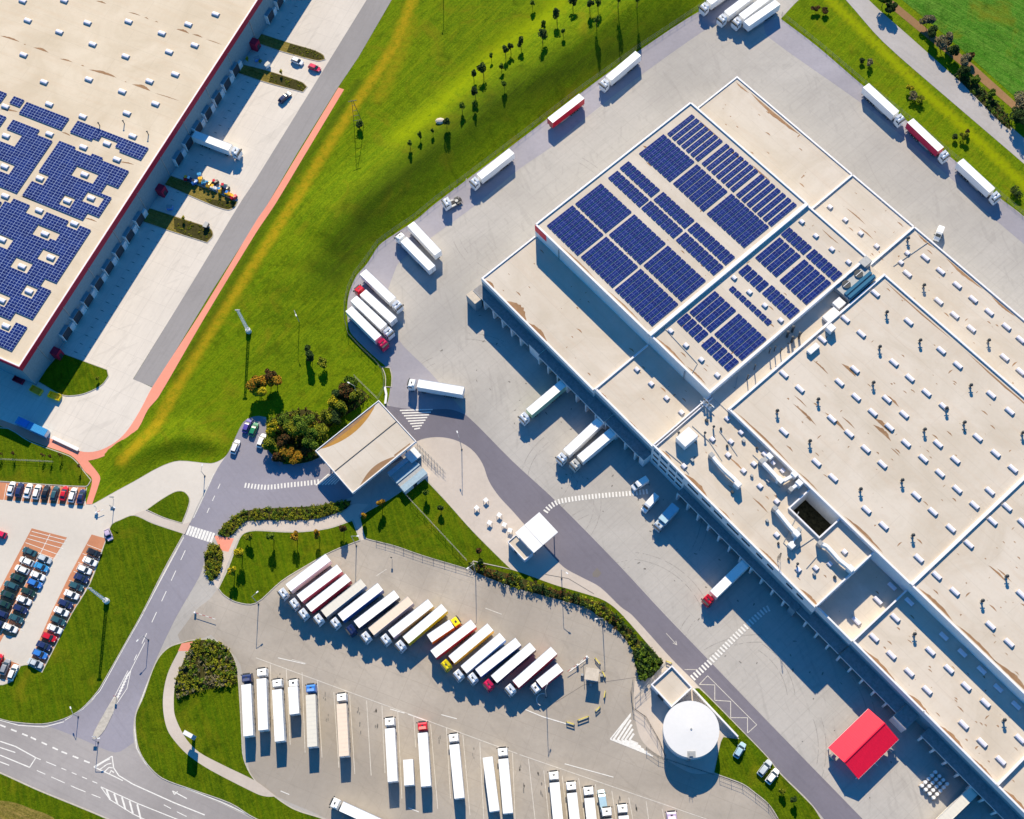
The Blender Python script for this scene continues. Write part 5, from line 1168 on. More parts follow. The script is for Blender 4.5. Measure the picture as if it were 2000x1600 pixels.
put_car(1445,1465,6,-10,'lblue','pale blue car parked on grass near the tank'); put_car(1494,1500,7,-9,'silver','silver car on gravel below the grass, left of its neighbour',L=4.8); put_car(1509,1516,7,-9,'white','white car right of the silver one on the lower verge')
M['bedsoil']=paint('mulch under shrubs',(.07,.065,.02),.95,.05,var=.3)
# ================================================================== VEGETATION
def leaf_cloud(b,cx,cy,cz,rx,ry,rz,n,s,rg,clump=5,lower=-.6):
    cl=[]
    for k in range(clump):
        th=rg.uniform(0,2*math.pi); ph=math.asin(rg.uniform(lower,1)); q=rg.uniform(.35,.8); cl.append((math.cos(th)*math.cos(ph)*q,math.sin(th)*math.cos(ph)*q,math.sin(ph)*q,rg.uniform(.28,.5)))
    cl.append((0,0,0,.5))
    for i in range(n):
        c=rg.choice(cl); 
        while True:
            x,y,z=rg.uniform(-1,1),rg.uniform(-1,1),rg.uniform(-1,1)
            if x*x+y*y+z*z<=1: break
        m=(x*x+y*y+z*z)**.5+1e-6; f=(m**.4)/m*c[3]
        px,py,pz=c[0]+x*f,c[1]+y*f,c[2]+z*f
        X=cx+px*rx;Y=cy+py*ry;Z=max(.05,cz+pz*rz); a=rg.uniform(0,6.28); t=rg.uniform(-.9,.9); u=rg.uniform(-.9,.9); ss=s*rg.uniform(.6,1.3)
        e1=Vector((math.cos(a),math.sin(a),t))*ss; e2=Vector((-math.sin(a),math.cos(a),u))*ss*.7; p=Vector((X,Y,Z))
        b.add([p-e1,p+e2*.8,p+e1,p-e2*.8],[(0,1,2,3)])
def tree_mesh(kind,h,r,seed,n,sl):
    rg=random.Random(seed); b=MB(); hz=h*.38; leaf_cloud(b,0,0,h-hz,r,r*rg.uniform(.85,1),hz,int(n*1.5),sl,rg,7)
    t=MB(); tr=max(.06,h*.02); t.cyl(0,0,0,h*.5,tr,tr*.6,8)
    for k in range(5):
        a=k*1.26+rg.random(); t.beam((0,0,h*(.3+.07*k)),(math.cos(a)*r*.55,math.sin(a)*r*.55,h*(.55+.06*k)),tr*.7)
    t.cyl(0,0,h*.5,h*.82,tr*.6,tr*.2,6)
    return b.mesh('crown',[leafm(kind,LF[kind])]),t.mesh('trunk',[M['bark']])
TM={}
def tree(x,y,kind,h,r,label,group=None,n=500,sl=.22,var=0,terr=True,name='tree',cat='tree',shrub=False):
    key=(kind,round(h,1),round(r,1),var,n)
    if key not in TM: TM[key]=tree_mesh(kind,h,r,hash(key)%9999 if 0 else int(h*100+r*37+var*13),n,sl)
    q=PT(x,y) if terr else P(x,y,0); o=empty(name,q,var*1.3); tag(o,label,cat,group)
    link('crown',TM[key][0],o); link('trunk',TM[key][1],o); return o
def tree_at(q,kind,h,r,label,group,n,sl,var,name='tree',cat='tree'):
    key=(kind,round(h,1),round(r,1),var,n)
    if key not in TM: TM[key]=tree_mesh(kind,h,r,int(h*100+r*37+var*13),n,sl)
    o=empty(name,(q.x,q.y,.1),var*1.3); tag(o,label,cat,group); link('crown',TM[key][0],o); link('trunk',TM[key][1],o); return o
g='young trees on the grass bank'
TT=[(945,150,1.9,7,'dark round tree, biggest of the left tree group on the bank'),(926,158,1.3,6,'narrow dark tree left of the biggest one on the bank'),(929,190,1.5,5,'dark round tree below the narrow one on the bank'),(927,212,.9,4,'thin little tree below the round one on the bank'),
(903,218,1.0,5,'small bare-looking tree between the bank group and the fence shadow'),(873,248,1.3,5,'dark tree beside the pale boulder'),(846,262,.5,3,'thin sapling below the pale boulder'),(821,272,.9,4,'sapling with a yellow-green crown low on the bank'),(802,290,.8,4.5,'sapling at the lower left end of the bank planting'),
(988,112,1.3,6.5,'slim dark tree, left one of a close pair on the bank'),(998,104,1.2,6,'slim dark tree, right one of a close pair on the bank'),(980,140,.8,4,'little sapling below the close pair'),(985,172,.9,4,'sapling straight below the little one on the bank'),
(1018,96,1.5,6,'loose tree with a pale top on the middle of the bank'),(1060,84,1.8,7,'dark tree with spreading branches on the middle of the bank'),(1088,45,1.7,7.5,'dark tree right of the spreading one on the bank'),(1119,18,1.7,7,'bushy tree near the top edge, left of a pair'),(1152,22,1.6,6.5,'bushy tree near the top edge, centre of the pair'),(1165,52,1.1,6,'narrow tree with a long shadow towards the fence'),(1168,20,1.0,6,'narrow tree near the top edge beside the bushy pair'),(1207,15,1.0,7.5,'slim tree near the top edge by the fence, left one'),(1244,15,1.0,7.5,'slim tree near the top edge by the fence, right one'),(1062,60,.9,5,'small tree just above the spreading one'),(1100,70,.8,4.5,'sapling between the middle trees of the bank'),
(1040,15,.8,4,'lone sapling near the top edge, left of the bushy pair'),(960,118,.7,4,'sapling above the biggest left tree')]
for i,(x,y,r,h,l) in enumerate(TT): tree(x,y,'green' if r<1.2 else 'dark',h*.92,r*.95,l,g,n=420 if r>1.2 else 260,sl=.24,var=i%4)
# clump beside the gate
CL_=[(512,752,'orange',7,3.0,'orange autumn tree above the parked cars, left one',1500),(530,742,'rust',6,2.2,'rust-red autumn tree crown behind the orange one',900),(542,748,'orange',6.5,2.0,'orange and rust tree, right one of the autumn trio',900),(508,770,'yellow',6,2.6,'yellow-green tree in front of the orange autumn trio',1200),
(610,700,'dark',5,1.8,'dark bushy tree standing alone on the lawn north of the gate',700),(602,682,'dark',3.5,1.2,'small dark shrub tree above the lone bushy one',400),(633,710,'olive',4,1.5,'olive small tree right of the lone bushy one',400),
(540,838,'yellow',5,2.3,'yellow-green bush nearest the green car',1000),(535,872,'olive',5,2.4,'olive bush at the left corner of the bed',1000),(560,862,'rust',5,2.2,'reddish bush in the middle of the bed by the gate',900),(565,885,'orange',3.5,2.2,'orange low bush on the bed rim',900),(583,895,'orange',3.2,2.6,'golden low bush at the bottom rim of the bed',1000),(575,845,'olive',6,2.6,'tall olive tree in the bed by the gate',1200),
(600,830,'green',7,3.2,'tall light green tree in the centre of the bed',1500),(610,862,'green',6.5,3.0,'green tree right of the centre in the bed',1400),(598,880,'rust',3.6,1.8,'dark reddish shrub low in the bed',600),(632,848,'olive',5,2.6,'olive tree at the left corner of the canopy roof',1100),(560,828,'green',4.5,2.0,'green bush behind the yellow-green one',800),(545,892,'rust',3,1.8,'rusty low shrub at the bed corner near the road',500),
(652,790,'yellow',5,2.4,'yellow-green tree left of the dark gap by the canopy',1000),(672,800,'olive',5,2.4,'olive tree touching the canopy roof edge',1000),(680,768,'rust',5.5,2.4,'brownish tree in the upper right thicket',1000),(700,775,'olive',5,2.2,'olive tree near the fence end above the canopy',900),(690,752,'green',4.5,2.2,'green tree topmost in the thicket above the canopy',800),(665,775,'dark',5,2.0,'dark tree in the middle of the thicket',800),(658,820,'dark',4.5,2.2,'dark shrub tree between thicket and canopy',800),(640,812,'olive',4,2.2,'olive shrub below the thicket',700)]
for i,(x,y,k,h,r,l,n) in enumerate(CL_): tree(x,y+5,k,h,r*1.1,l,'trees around the entrance bed',n=int(n*1.1),sl=.26,var=i%3)
# yellow lawn trees
YT=[(467,1078,'yellow',4,1.4,'yellow tree on the lawn beside the path, left of the row'),(453,1115,'yellow',3.4,1.2,'yellow tree lower on the lawn beside the path'),(485,1046,'olive',3,1.1,'olive young tree at the path bend'),(530,1048,'green',3.5,1.2,'green young tree, first along the lawn path'),(576,1048,'orange',3.6,1.2,'orange young tree, second along the lawn path'),(620,1042,'orange',3.6,1.2,'golden young tree, third along the lawn path'),(668,1032,'rust',3.4,1.1,'brownish young tree, fourth along the lawn path'),
(744,982,'orange',3.4,1.0,'orange young tree in the shade of the entrance canopy'),(711,1006,'orange',3,.8,'little orange tree by the short side path'),(860,992,'dark',2.6,.8,'little dark tree on the triangular lawn'),(830,960,'green',3,.9,'young green tree near the gatehouse on the triangular lawn'),(935,1075,'rust',2.8,.8,'small brown tree near the tip of the triangular lawn'),(938,1095,'dark',2.2,.7,'small dark shrub near the hedge end'),
(1552,1562,'dark',2.2,.8,'small dark shrub on the lower right verge'),(1528,1545,'olive',2,.7,'small olive shrub on the lower right verge')]
for i,(x,y,k,h,r,l) in enumerate(YT): (lambda hh,q,g_: tree_at(q,k,hh,r*1.15,l,'young trees on the lawns',560,.2,i%2))(max(h*1.6,4) if h>3 else h*1.3,P(x,y,h*1.05),0)
SB=[(1592,22,'rust',2.2,1.6,'reddish shrub left one of the pair near the top edge'),(1608,26,'rust',2.2,1.6,'reddish shrub right one of the pair near the top edge'),(1683,122,'dark',1.8,1.1,'dark shrub left half of the pair on the right lawn'),(1697,128,'grey',2.4,1.5,'greyish shrub right half of the pair on the right lawn'),(1775,178,'yellow',2.6,1.3,'bright yellow shrub on the right lawn'),(1782,194,'grey',2.4,1.8,'greyish shrub below the bright yellow one'),(1796,198,'olive',2.4,1.6,'olive shrub below the bright yellow one'),(1862,270,'dark',2.2,1.2,'dark shrub left of the forked one on the right lawn'),(1880,272,'olive',2.8,1.6,'olive shrub forking beside the dark one'),(1888,262,'rust',2.2,.8,'tiny rust shrub beside the olive one'),(1985,380,'dark',2,2.4,'dark low shrub at the right frame edge')]
for i,(x,y,k,h,r,l) in enumerate(SB): tree(x,y,k,h,r,l,'shrubs on the right lawn',n=520,sl=.17,var=i%2,name='shrub',cat='shrub')
RT=[(1722,14,'green',6,2.6,'green roadside tree at the top edge'),(1735,26,'dark',5,2.0,'dark roadside tree near the top edge'),(1808,52,'grey',5,2.6,'greyish roadside bush at the start of the soil strip'),(1815,75,'dark',5,2.2,'dark roadside bush below the greyish one'),(1836,95,'grey',5.5,2.6,'greyish roadside tree in the middle of the verge'),(1848,88,'grey',4.5,2.4,'pale grey bush beside the middle roadside tree'),(1855,112,'dark',5,2.4,'dark roadside bush in the middle of the verge'),(1878,130,'grey',5,2.2,'greyish bush before the long soil strip'),(1890,122,'rust',4,1.8,'brownish bush at the end of the first soil strip'),(1880,148,'dark',4.5,2.0,'dark bush nearest the road in the middle'),(1988,215,'grey',7,3.6,'big greyish tree at the right frame edge'),(1975,240,'dark',6,3.2,'big dark tree at the right frame edge'),(2000,250,'dark',7,3.5,'dark tree cut by the right frame edge'),(1905,160,'green',3,1.5,'small green roadside bush on the verge'),(1935,190,'green',3,1.4,'small green roadside bush further down the verge')]
for i,(x,y,k,h,r,l) in enumerate(RT): tree(x,y,k,h,r,l,'roadside trees on the right verge',n=1100,sl=.26,var=i%2)
for i,(x,y,k,l) in enumerate(((551,145,'yellow','tiny yellow tree on the second planting bed'),(510,124,'yellow','tiny yellow tree in the shade on the second planting bed'),(361,430,'yellow','tiny yellow tree on the lowest planting bed'),(193,742,'olive','thin little tree on the rounded lawn corner'),(485,120,'yellow','pale sapling beside the warehouse wall on the second bed'))): tree(x,y,k,2.4,.7,l,'saplings on the planting beds',n=160,sl=.14,var=i%2)
for i,(x,y) in enumerate(((5,890),(32,890),(88,893),(104,896),(122,893),(160,915))): tree(x,y,'rust',3.4,.6,['leftmost','second','third','fourth','fifth','last'][i]+' slim sapling of the row between salmon path and parking','saplings above the top parking row',n=90,sl=.13,var=i%2)
# hedges and shrub beds: each a body of leaf clumps
def bed(name,label,s,kinds,h,dens,sl,zb=.1,seed=1,cat='hedge',mound=1.0):
    p=psmooth(pts(s),3,60); rg=random.Random(seed); xs=[q.x for q in p];ys=[q.y for q in p]
    def inside(x,y):
        c=False;n=len(p);j=n-1
        for i in range(n):
            if (p[i].y>y)!=(p[j].y>y) and x<(p[j].x-p[i].x)*(y-p[i].y)/(p[j].y-p[i].y)+p[i].x: c=not c
            j=i
        return c
    cx=(min(xs)+max(xs))/2;cy=(min(ys)+max(ys))/2; o=empty(name,(cx,cy,zb),0); tag(o,label,cat)
    q=[Vector((v.x-cx,v.y-cy,0)) for v in p]; MB().prism(q,-zb+.0,.04).build('soil',M['bedsoil'],o)
    bs=[MB() for _ in kinds]; area=(max(xs)-min(xs))*(max(ys)-min(ys)); N=int(area*dens)
    for _ in range(N):
        x=rg.uniform(min(xs),max(xs));y=rg.uniform(min(ys),max(ys))
        if not inside(x,y): continue
        hh=h*rg.uniform(.65,1.15); r=rg.uniform(.5,.95)*mound; k=rg.randrange(len(kinds)) if rg.random()<.5 else (int((x+y)*.3))%len(kinds)
        leaf_cloud(bs[k],x-cx,y-cy,hh*.5,r,r,hh*.55,26,sl,rg,2)
    for k,b in zip(kinds,bs):
        if b.f: struct(b.build('foliage',leafm(k,LF[k]),o),'stuff') if 0 else b.build('foliage',leafm(k,LF[k]),o)
    return o
bed('shrub_bed','long low olive hedge between the entrance road and the garden path','425,1042 440,1024 465,1004 500,995 575,991 612,989 650,983 686,978 676,994 625,1012 575,1016 500,1016 475,1021 455,1044 438,1049',['bed','olive','green'],1.0,2.2,.17,.12,3)
bed('shrub_bed','small oval shrub bed beside the zebra crossing','410,1065 425,1065 435,1080 434,1100 425,1127 410,1135 402,1117 400,1087',['bed','olive','green'],1.1,2.4,.17,.12,4)
bed('shrub_bed','large patch of mixed autumn shrubs on the sign lawn','378,1254 410,1250 440,1263 457,1287 464,1320 462,1335 440,1342 412,1345 385,1352 345,1365 342,1340 355,1302',['bed','olive','green','grey'],1.3,1.9,.2,.14,5)
bed('autumn_hedge','long dark autumn hedge between truck park and service road','914,1101 925,1103 1000,1123 1075,1149 1140,1168 1179,1182 1208,1206 1256,1259 1296,1294 1280,1306 1250,1318 1240,1300 1236,1270 1200,1225 1165,1200 1140,1185 1075,1167 1000,1146 925,1116',['dark','rust','dark','olive'],2.2,1.5,.24,.02,6,mound=1.1)
bed('ivy_thicket','dark green thicket at the lower end of the autumn hedge','1242,1272 1262,1262 1296,1294 1275,1320 1250,1330 1244,1310',['dark','green'],3.0,2.0,.26,.02,7,cat='thicket',mound=1.4)
for s,l,sd in (('567,86 612,99 630,109 632,116 618,117 560,101','dry tufty planting on the tip of the uppermost bed',8),('530,142 588,161 598,171 590,179 525,160','dry tufty planting on the tip of the second bed',9),('400,388 462,396 456,404 443,408 412,399','dry tufty planting on the tip of the third bed',10),('340,425 408,446 415,460 403,472 345,452','dry tufty planting on the tip of the lowest bed',11)): bed('shrub_bed',l,s,['bed','olive'],.3,.7,.11,.13,sd,cat='planting',mound=.6)
bed('shrub_bed','line of green bushes along the brown verge by the field road','1862,145 1880,140 1920,172 1965,222 1975,255 1960,245 1915,200',['green','dark'],1.6,.9,.24,.0,12,mound=1.2)
bed('shrub_bed','dense low olive and green underplanting beneath the trees by the entrance canopy','524,822 560,806 600,800 625,812 650,828 628,850 612,868 625,892 600,902 565,906 542,896 526,872',['olive','green','bed','rust'],1.8,1.3,.22,.0,13,cat='planting',mound=1.2)
bed('shrub_bed','loose shrubs filling the corner above the canopy roof','640,800 655,775 682,752 705,760 722,775 700,795 668,815 648,820',['olive','green','dark'],1.8,1.1,.22,.0,14,cat='planting',mound=1.2)
# ================================================================== FENCES, LAMPS, SIGNS
def fence(label,s,h=2.0,step=2.6,mat='grey',terr=False,name='wire_fence',rails=3):
    p=pts(s); o=empty(name,p[0],0); tag(o,label,'fence'); b=MB(); w_=MB()
    for i in range(len(p)-1):
        a=p[i]-p[0];c=p[i+1]-p[0]; L=(c-a).length; n=max(1,round(L/step))
        for k in range(n): q=a+(c-a)*(k/n); MBp=q; b.box(q.x-.05,q.x+.05,q.y-.05,q.y+.05,0,h+.05)
        for r in range(rails): z=.15+(h-.2)*r/(rails-1); w_.beam((a.x,a.y,z),(c.x,c.y,z),.035,.035)
        m=max(1,int(L/.5))
        for k in range(m): q=a+(c-a)*(k/m); w_.box(q.x-.008,q.x+.008,q.y-.008,q.y+.008,.15,h)
    b.build('posts',M[mat],o); w_.build('mesh_panel',M[mat],o); return o
fence('long wire fence between the grass bank and the yard','1378,8 1250,92 1138,172 998,280 848,393 808,426 768,453 738,475 712,512 692,538 680,565 674,592 674,627 681,655 706,682 733,707 746,722 751,745 750,760 738,782',2.0,3,'fence')
fence('pale wire fence crossing the triangular lawn','788,963 912,1096',1.8,3,'kerb')
fence('pale wire fence running up from the top corner of the entrance canopy','693,737 738,781',1.8,3,'kerb')
fence('wire fence behind the lane on the right side','1527,30 1600,88 1690,164 1775,232 1865,308 2010,428',1.6,3,'fence')
fence('fence along the truck park edge of the triangular lawn','735,1058 770,1068 825,1087 912,1113 925,1117',1.2,3,'fence')
fence('curved dark fence between truck park and tank','1236,1330 1232,1352 1236,1384 1258,1400 1283,1440 1300,1478',1.8,3,'dark')
fence('dark fence round the lower verge by the tank','1405,1517 1450,1534 1475,1552 1500,1572 1518,1600 1540,1640',1.4,3,'dark')
fence('dark wire fence from tank to the hatched triangle','1262,1462 1285,1478 1320,1490 1395,1514',1.6,3,'dark')
for a,l in (('1271,1336 1240,1364 1300,1296','wire gate frame left of the pump house'),): fence(l,a,2.0,2.2,'grey',name='wire_fence')
fence('sliding gate lattice beside the entrance canopy','815,868 871,925',1.6,1.2,'grey',name='sliding_gate'); fence('second sliding gate track near the entrance canopy','812,876 858,922',1.2,1.6,'grey',name='sliding_gate')
fence('thin white fence between the saplings and the parking row','0,898 105,903',1.2,4,'kerb')
def lamp(x,y,h,label,arm=1.6,rz=0,name='street_lamp'):
    o=empty(name,P(x,y,0),rz); tag(o,label,'street lamp','street lamps'); MB().cyl(0,0,0,h,.11,.07,8).build('pole',M['grey'],o); MB().cyl(0,0,0,.3,.25,.2,8).build('base',M['dark'],o)
    MB().beam((0,0,h),(arm,0,h+.15),.09).build('arm',M['grey'],o); MB().box(arm-.1,arm+.6,-.16,.16,h+.08,h+.22).build('lamp_head',M['wht'],o)
for i,(x,y,h,l) in enumerate(((696,1066,9,'street lamp at the upper end of the truck park'),(902,878,9,'street lamp on the pale pavement by the roundabout curve'),(929,1120,9,'street lamp where the triangular lawn meets the hedge'),(1097,1130,9,'street lamp behind the hedge next to the white canopy'),(1067,1362,10,'street lamp beside the right end of the diagonal truck row'),(1177,1222,8,'street lamp on the truck park by the curve of the hedge'),(585,630,8,'street lamp standing on the lawn left of the truck cluster'),(505,1180,8,'street lamp on the curb left of the diagonal row'),(700,775,8,'street lamp at the corner behind the entrance canopy'),(866,-10,9,'street lamp on the meadow at the top edge'),(192,1450,5,'lamp post on the tip of the traffic island'),(153,1400,4,'lamp post on the left curb of the junction'),(290,1250,5,'lamp post beside the right curb of the entrance road'),(222,995,4,'lamp post beside the car park entry'),(400,930,4,'lamp post on the pale strip left of the cars'))): lamp(x,y,h,l,rz=(i*1.9)%6.28)
def mast(x,y,h,label,name,w0=.5):
    o=empty(name,P(x,y,0),0); tag(o,label,'mast'); b=MB(); n=12
    for k in range(n):
        z0=h*k/n;z1=h*(k+1)/n; r0=w0*(1-.35*k/n);r1=w0*(1-.35*(k+1)/n)
        for a in range(4):
            an=a*math.pi/2+.4;bn_=an+math.pi/2
            b.beam((r0*math.cos(an),r0*math.sin(an),z0),(r1*math.cos(an),r1*math.sin(an),z1),.12); b.beam((r0*math.cos(an),r0*math.sin(an),z0),(r1*math.cos(bn_),r1*math.sin(bn_),z1),.07); b.beam((r1*math.cos(an),r1*math.sin(an),z1),(r1*math.cos(bn_),r1*math.sin(bn_),z1),.07)
    b.build('lattice',M['wht'],o); MB().cyl(0,0,.0,1.6,.85,.75,12).build('cabinet',M['wht'],o); MB().box(-.7,.7,-.15,.15,h,h+.3).build('floodlights',M['grey'],o); return o
mast(486,648,14,'tall pale lattice mast on the big meadow','lattice_mast'); mast(209,1175,14,'tall pale lattice mast on the lawn beside the car park','lattice_mast')
# power pylon
o=empty('power_pylon',P(701,246,0),.2); tag(o,'thin dark A-frame pylon with a bush at its foot on the meadow','pylon'); b=MB()
for s in (-1,1): b.beam((s*1.5,0,0),(s*.15,0,13.5),.14)
for k in range(4): z=3+k*2.6; ww=1.5*(1-z/14); b.beam((-ww,0,z),(ww,0,z),.1)
b.build('frame',M['dark'],o); MB().beam((-1.3,0,13.2),(1.3,0,13.2),.16).build('crossarm',M['dark'],o)
tree(703,250,'dark',2.6,1.4,'dark bush at the foot of the thin pylon',n=500,sl=.2,name='shrub',cat='shrub')
# totem sign
o=empty('totem_sign',P(379,1441,.13),0); tag(o,'tall white and blue totem sign on the sign lawn','sign'); o.rotation_euler.z=-.45; MB().box(-.35,.35,-.3,.3,0,3.2).build('post',M['grey'],o); MB().box(-1.3,1.3,-.55,.55,2.6,6.0).build('pillar',M['wht'],o); MB().box(-1.2,1.2,-.62,-.553,2.7,5.9).build('blue_panel',car_paint('sky'),o); MB().box(1.303,1.36,-.5,.5,2.7,5.9).build('blue_panel',car_paint('sky'),o)
def sign(x,y,label,w_=1.0,h=2.2,mat='wht',rz=0):
    o=empty('road_sign',P(x,y,0),rz); tag(o,label,'sign'); MB().cyl(0,0,0,h,.05,.05,8).build('post',M['grey'],o); MB().box(-w_/2,w_/2,-.04,.04,h-.7,h).build('sign_plate',M[mat],o)
sign(188,1441,'small sign at the lower tip of the traffic island'); sign(228,1362,'small red sign at the upper tip of the traffic island',.6,2,'redm'); sign(766,1093,'small dark sign in the open truck park',.5,2.4,'dark')
sign(188,992,'post sign at the car park entry, left',.5,2); sign(222,975,'dark board at the car park entry',1.3,2.2,'grey')
def barrier(x,y,x2,y2,label,mat='wht',name='barrier_gate'):
    a=P(x,y,0);c=P(x2,y2,0); o=empty(name,a,heading(a,c)); tag(o,label,'barrier'); L=(c-a).length
    MB().box(-.25,.25,-.2,.2,0,1.1).build('housing',M[mat],o)
    for k in range(int(L/1.0)): MB().box(.25+k,.25+k+.98,-.05,.05,.9,1.0).build('arm_segment',M['wht' if k%2 else 'redm'],o)
barrier(382,1198,425,1212,'red and white height barrier at the truck park entry'); barrier(190,1003,207,996,'barrier arm at the car park entry')
barrier(1128,1300,1108,1313,'white barrier arm left of the kiosk'); barrier(1146,1284,1130,1297,'white barrier arm above the kiosk')
def yb_(x,y,x2,y2,label):
    a=P(x,y,0);c=P(x2,y2,0); m=(a+c)/2; o=empty('safety_rail',m,heading(a,c)); tag(o,label,'safety rail','yellow rails round the kiosk'); L=(c-a).length
    MB().box(-L/2,L/2,-.22,.22,.0,.35).build('curb_block',M['kerb'],o); MB().box(-L/2,L/2,-.1,.1,.75,.95).build('rail',M['ypaint'],o)
    for s in (-1,1): MB().box(s*L/2*.9-.08,s*L/2*.9+.08,-.08,.08,.35,.95).build('post',M['ypaint'],o)
for q,l in (((1162,1286,1172,1298),'yellow rail above the kiosk'),((1106,1411,1122,1416),'yellow rail at the lower left of the kiosk loop'),((1128,1408,1150,1400),'yellow rail at the bottom of the kiosk loop'),((1163,1390,1172,1381),'yellow rail at the lower right of the kiosk loop'),((1182,1350,1180,1364),'yellow rail on the right of the kiosk loop'),((1176,1312,1182,1324),'yellow rail right beside the kiosk'),((1300,1292,1312,1297),'yellow ramp block above the pump house')): yb_(*q,l)
# curved bollard hoop
o=empty('hose_reel_stand',P(1060,1368,0),0); tag(o,'curved pale hoop rail in the shadow of the shortest diagonal truck','hoop rail'); b=MB()
for k in range(9): a=k*.35+1.2;a2=a+.35; b.beam((1.6*math.cos(a),1.6*math.sin(a),.9),(1.6*math.cos(a2),1.6*math.sin(a2),.9),.12)
b.build('hoop',M['wht'],o); MB().box(-1.62,-1.5,-.06,.06,0,.9).build('post',M['wht'],o)
# small white tables on the pavement
for i,(x,y) in enumerate(((949,977),(931,992),(975,1006),(956,1021),(985,1025),(996,1036))):
    q=P(x,y,.8); o=empty('outdoor_table',(q.x,q.y,.01),A1+.1*i); tag(o,['topmost','leftmost','middle right','lower left','second lowest right','lowest'][i]+' of the six small white square tables on the pale pavement','table','white tables on the pavement')
    MB().box(-.58,.58,-.58,.58,.9,1.0).build('table_top',M['wht'],o)
    for a in (-.5,.5):
        for c in (-.5,.5): MB().box(a-.05,a+.05,c-.05,c+.05,0,.899).build('leg',M['wht'],o)
# wrapped bags beside the docks
q0=P(1825,1533,.8)
for i in range(5):
    for j in range(4):
        o=empty('wrapped_pallet',(q0.x,q0.y,.01),0); c=Vector(((i-2)*1.25,(j-1.5)*1.3,0)); w_=XM.to_3x3()@Vector((c.y,c.x,0)); o.location=(q0.x+w_.x,q0.y+w_.y,.01); o.rotation_euler.z=A1
        tag(o,'white wrapped pallet in the block of pallets beside the lower docks','pallet','white wrapped pallets beside the docks')
        MB().box(-.5,.5,-.5,.5,0,.14).build('pallet_base',M['wood'],o); MB().cyl(0,0,.143,1.25,.52,.46,8,0,0).build('wrapped_load',M['wht'],o)
# skips and coloured gear near the second warehouse
for i,(x,y,dx,dy,c,l) in enumerate(((37,742,9,4,'redm','red open skip in the shade, left of the orange ones'),(71,763,10,5,'orange','orange open skip in the shade, middle one'),(107,774,11,4,'yellow','yellow-orange flat skip half in the sun'))):
    a=P(x-dx,y-dy,.5);c_=P(x+dx,y+dy,.5);m=(a+c_)/2; o=empty('skip_container',(m.x,m.y,.01),heading(a,c_)); tag(o,l,'skip'); L=(c_-a).length/2; mt=M['redm'] if c=='redm' else car_paint(c)
    MB().box(-L,L,-.9,.9,.02,.2).build('floor',mt,o)
    for q in ((-L,L,-1,-.9),(-L,L,.9,1),(-L-.0,-L+.1,-.9,.9),(L-.1,L,-.9,.9)): MB().box(*q,.2,1.1).build('side',mt,o)
a=P(35,822,1.2);c_=P(92,848,1.2);m=(a+c_)/2; o=empty('blue_container',(m.x,m.y,.01),heading(a,c_)); tag(o,'long bright blue container lying along the salmon path','container'); L=(c_-a).length/2
b=MB().box(-L,L,-1.1,1.1,.1,2.2)
for k in range(int(L*4)): b.box(-L+k*.5+.1,-L+k*.5+.2,-1.0,1.0,2.2,2.24)
b.build('body',car_paint('sky'),o); MB().box(-L+1,-L+4,-1.05,1.05,2.243,2.4).build('tarpaulin',car_paint('blue'),o); MB().box(L-.0,L+.04,-1,1,.2,2.1).build('door',M['wht'],o)
a=P(102,854,.6);c_=P(153,878,.6);m=(a+c_)/2; o=empty('guard_rail',(m.x,m.y,.01),heading(a,c_)); tag(o,'long white guard rail right of the blue container','guard rail'); L=(c_-a).length/2
MB().box(-L,L,-.5,.5,.5,.62).build('beam',M['wht'],o)
for k in range(6): MB().box(-L+k*L/2.6,-L+k*L/2.6+.12,-.06,.06,0,.5).build('post',M['grey'],o)
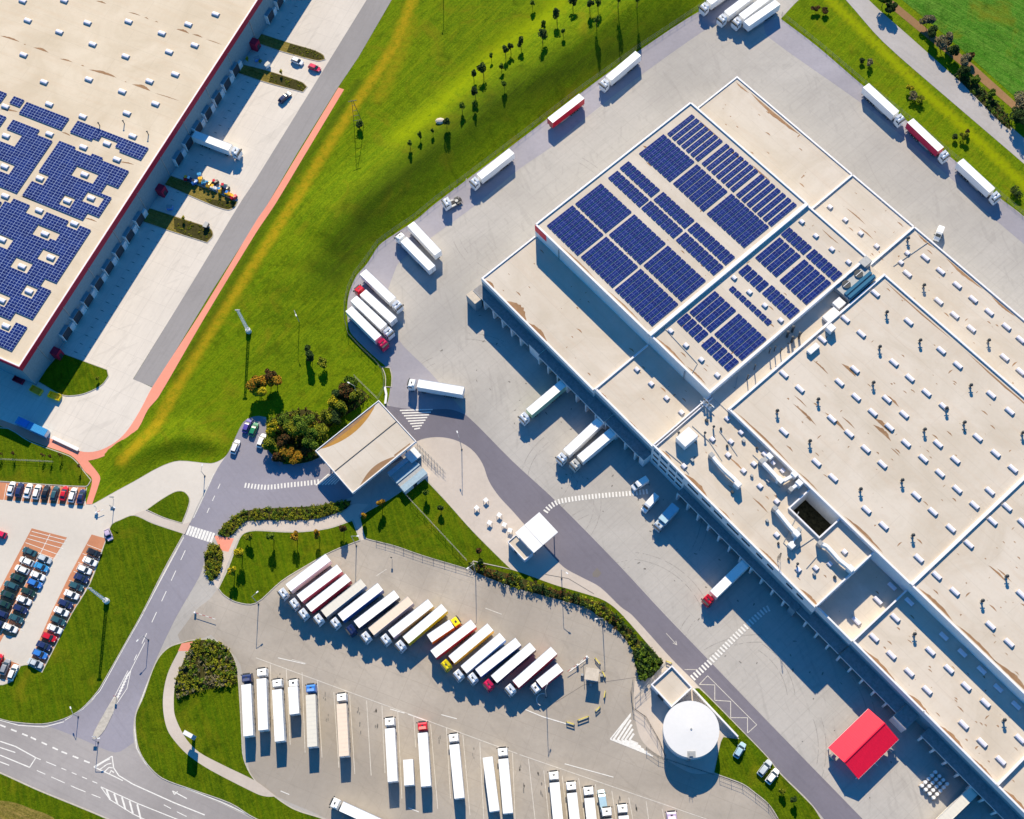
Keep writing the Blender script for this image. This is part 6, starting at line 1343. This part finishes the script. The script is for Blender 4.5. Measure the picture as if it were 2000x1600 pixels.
# machinery on the third planting bed
MC=[(372,352,'navy'),(381,357,'blue'),(392,352,'orange'),(401,358,'sky'),(408,362,'orange'),(418,368,'white'),(421,357,'black'),(430,372,'orange'),(438,365,'teal'),(443,370,'black'),(446,380,'orange'),(457,386,'red'),(390,344,'sky'),(366,350,'red')]
MN={'navy':'navy','blue':'royal blue','orange':'orange','sky':'sky blue','white':'white','black':'black','teal':'teal','red':'red'}
for i,(x,y,c) in enumerate(MC):
    o=empty('small_machine',P(x,y,.5),-.35+.5*((i*7)%5)); o.location.z=.14; tag(o,f'{MN[c]} small wheeled machine, {ORD[i]} of the machinery row on the third bed','machine','machinery stored on the third planting bed')
    MB().loft([sec(xx,w0,w1,.25,z1) for xx,w0,w1,z1 in ((-1.1,.5,.45,1.0),(-.3,.6,.5,1.35),(.4,.6,.5,1.1),(1.1,.45,.35,.8))]).build('body',car_paint(c),o); MB().box(-.6,.2,-.45,.45,1.9,1.98).build('canopy',car_paint(MC[(i+5)%14][2]),o)
    for a in (-.55,.15):
        for d in (-.4,.4): MB().box(a-.03,a+.03,d-.03,d+.03,1.05,1.9).build('strut',M['dark'],o)
    for a in (-.7,.7):
        for d in (-.55,.55): wheel(o,a,d,.3,.2)
# pale boulder on the bank and pallets on the lawn
q=PT(860,238); o=MB(); rg=random.Random(5)
o.loft([[(z*0+r_*math.cos(a*.785)*1.3,r_*math.sin(a*.785),z) for a in range(8)] for z,r_ in ((0,1.1),(.5,1.2),(.9,.8),(1.1,.25))]); o=o.build('boulder',M['beige']); o.location=q; tag(o,'pale boulder on the grass bank beside a dark tree','boulder')
for i,(x,y,c,l) in enumerate(((333,408,'blue','blue bin in the shade on the paving between the lower two beds'),(503,118,'blue','blue bin in the shade beside the second bed'),(523,130,'white','small white bin beside the blue one at the second bed'),(404,443,'black','small dark machine on the tip of the lowest bed'))):
    o=empty('storage_bin',P(x,y,.2),.4*i); tag(o,l,'bin'); MB().box(-.9,.9,-.6,.6,.12,1.3).build('body',car_paint(c),o); MB().box(-.95,.95,-.65,.65,1.303,1.42).build('lid',M['grey'],o)
    for a in (-.6,.6): MB().box(a-.1,a+.1,-.5,.5,0,.118).build('foot',M['dark'],o)
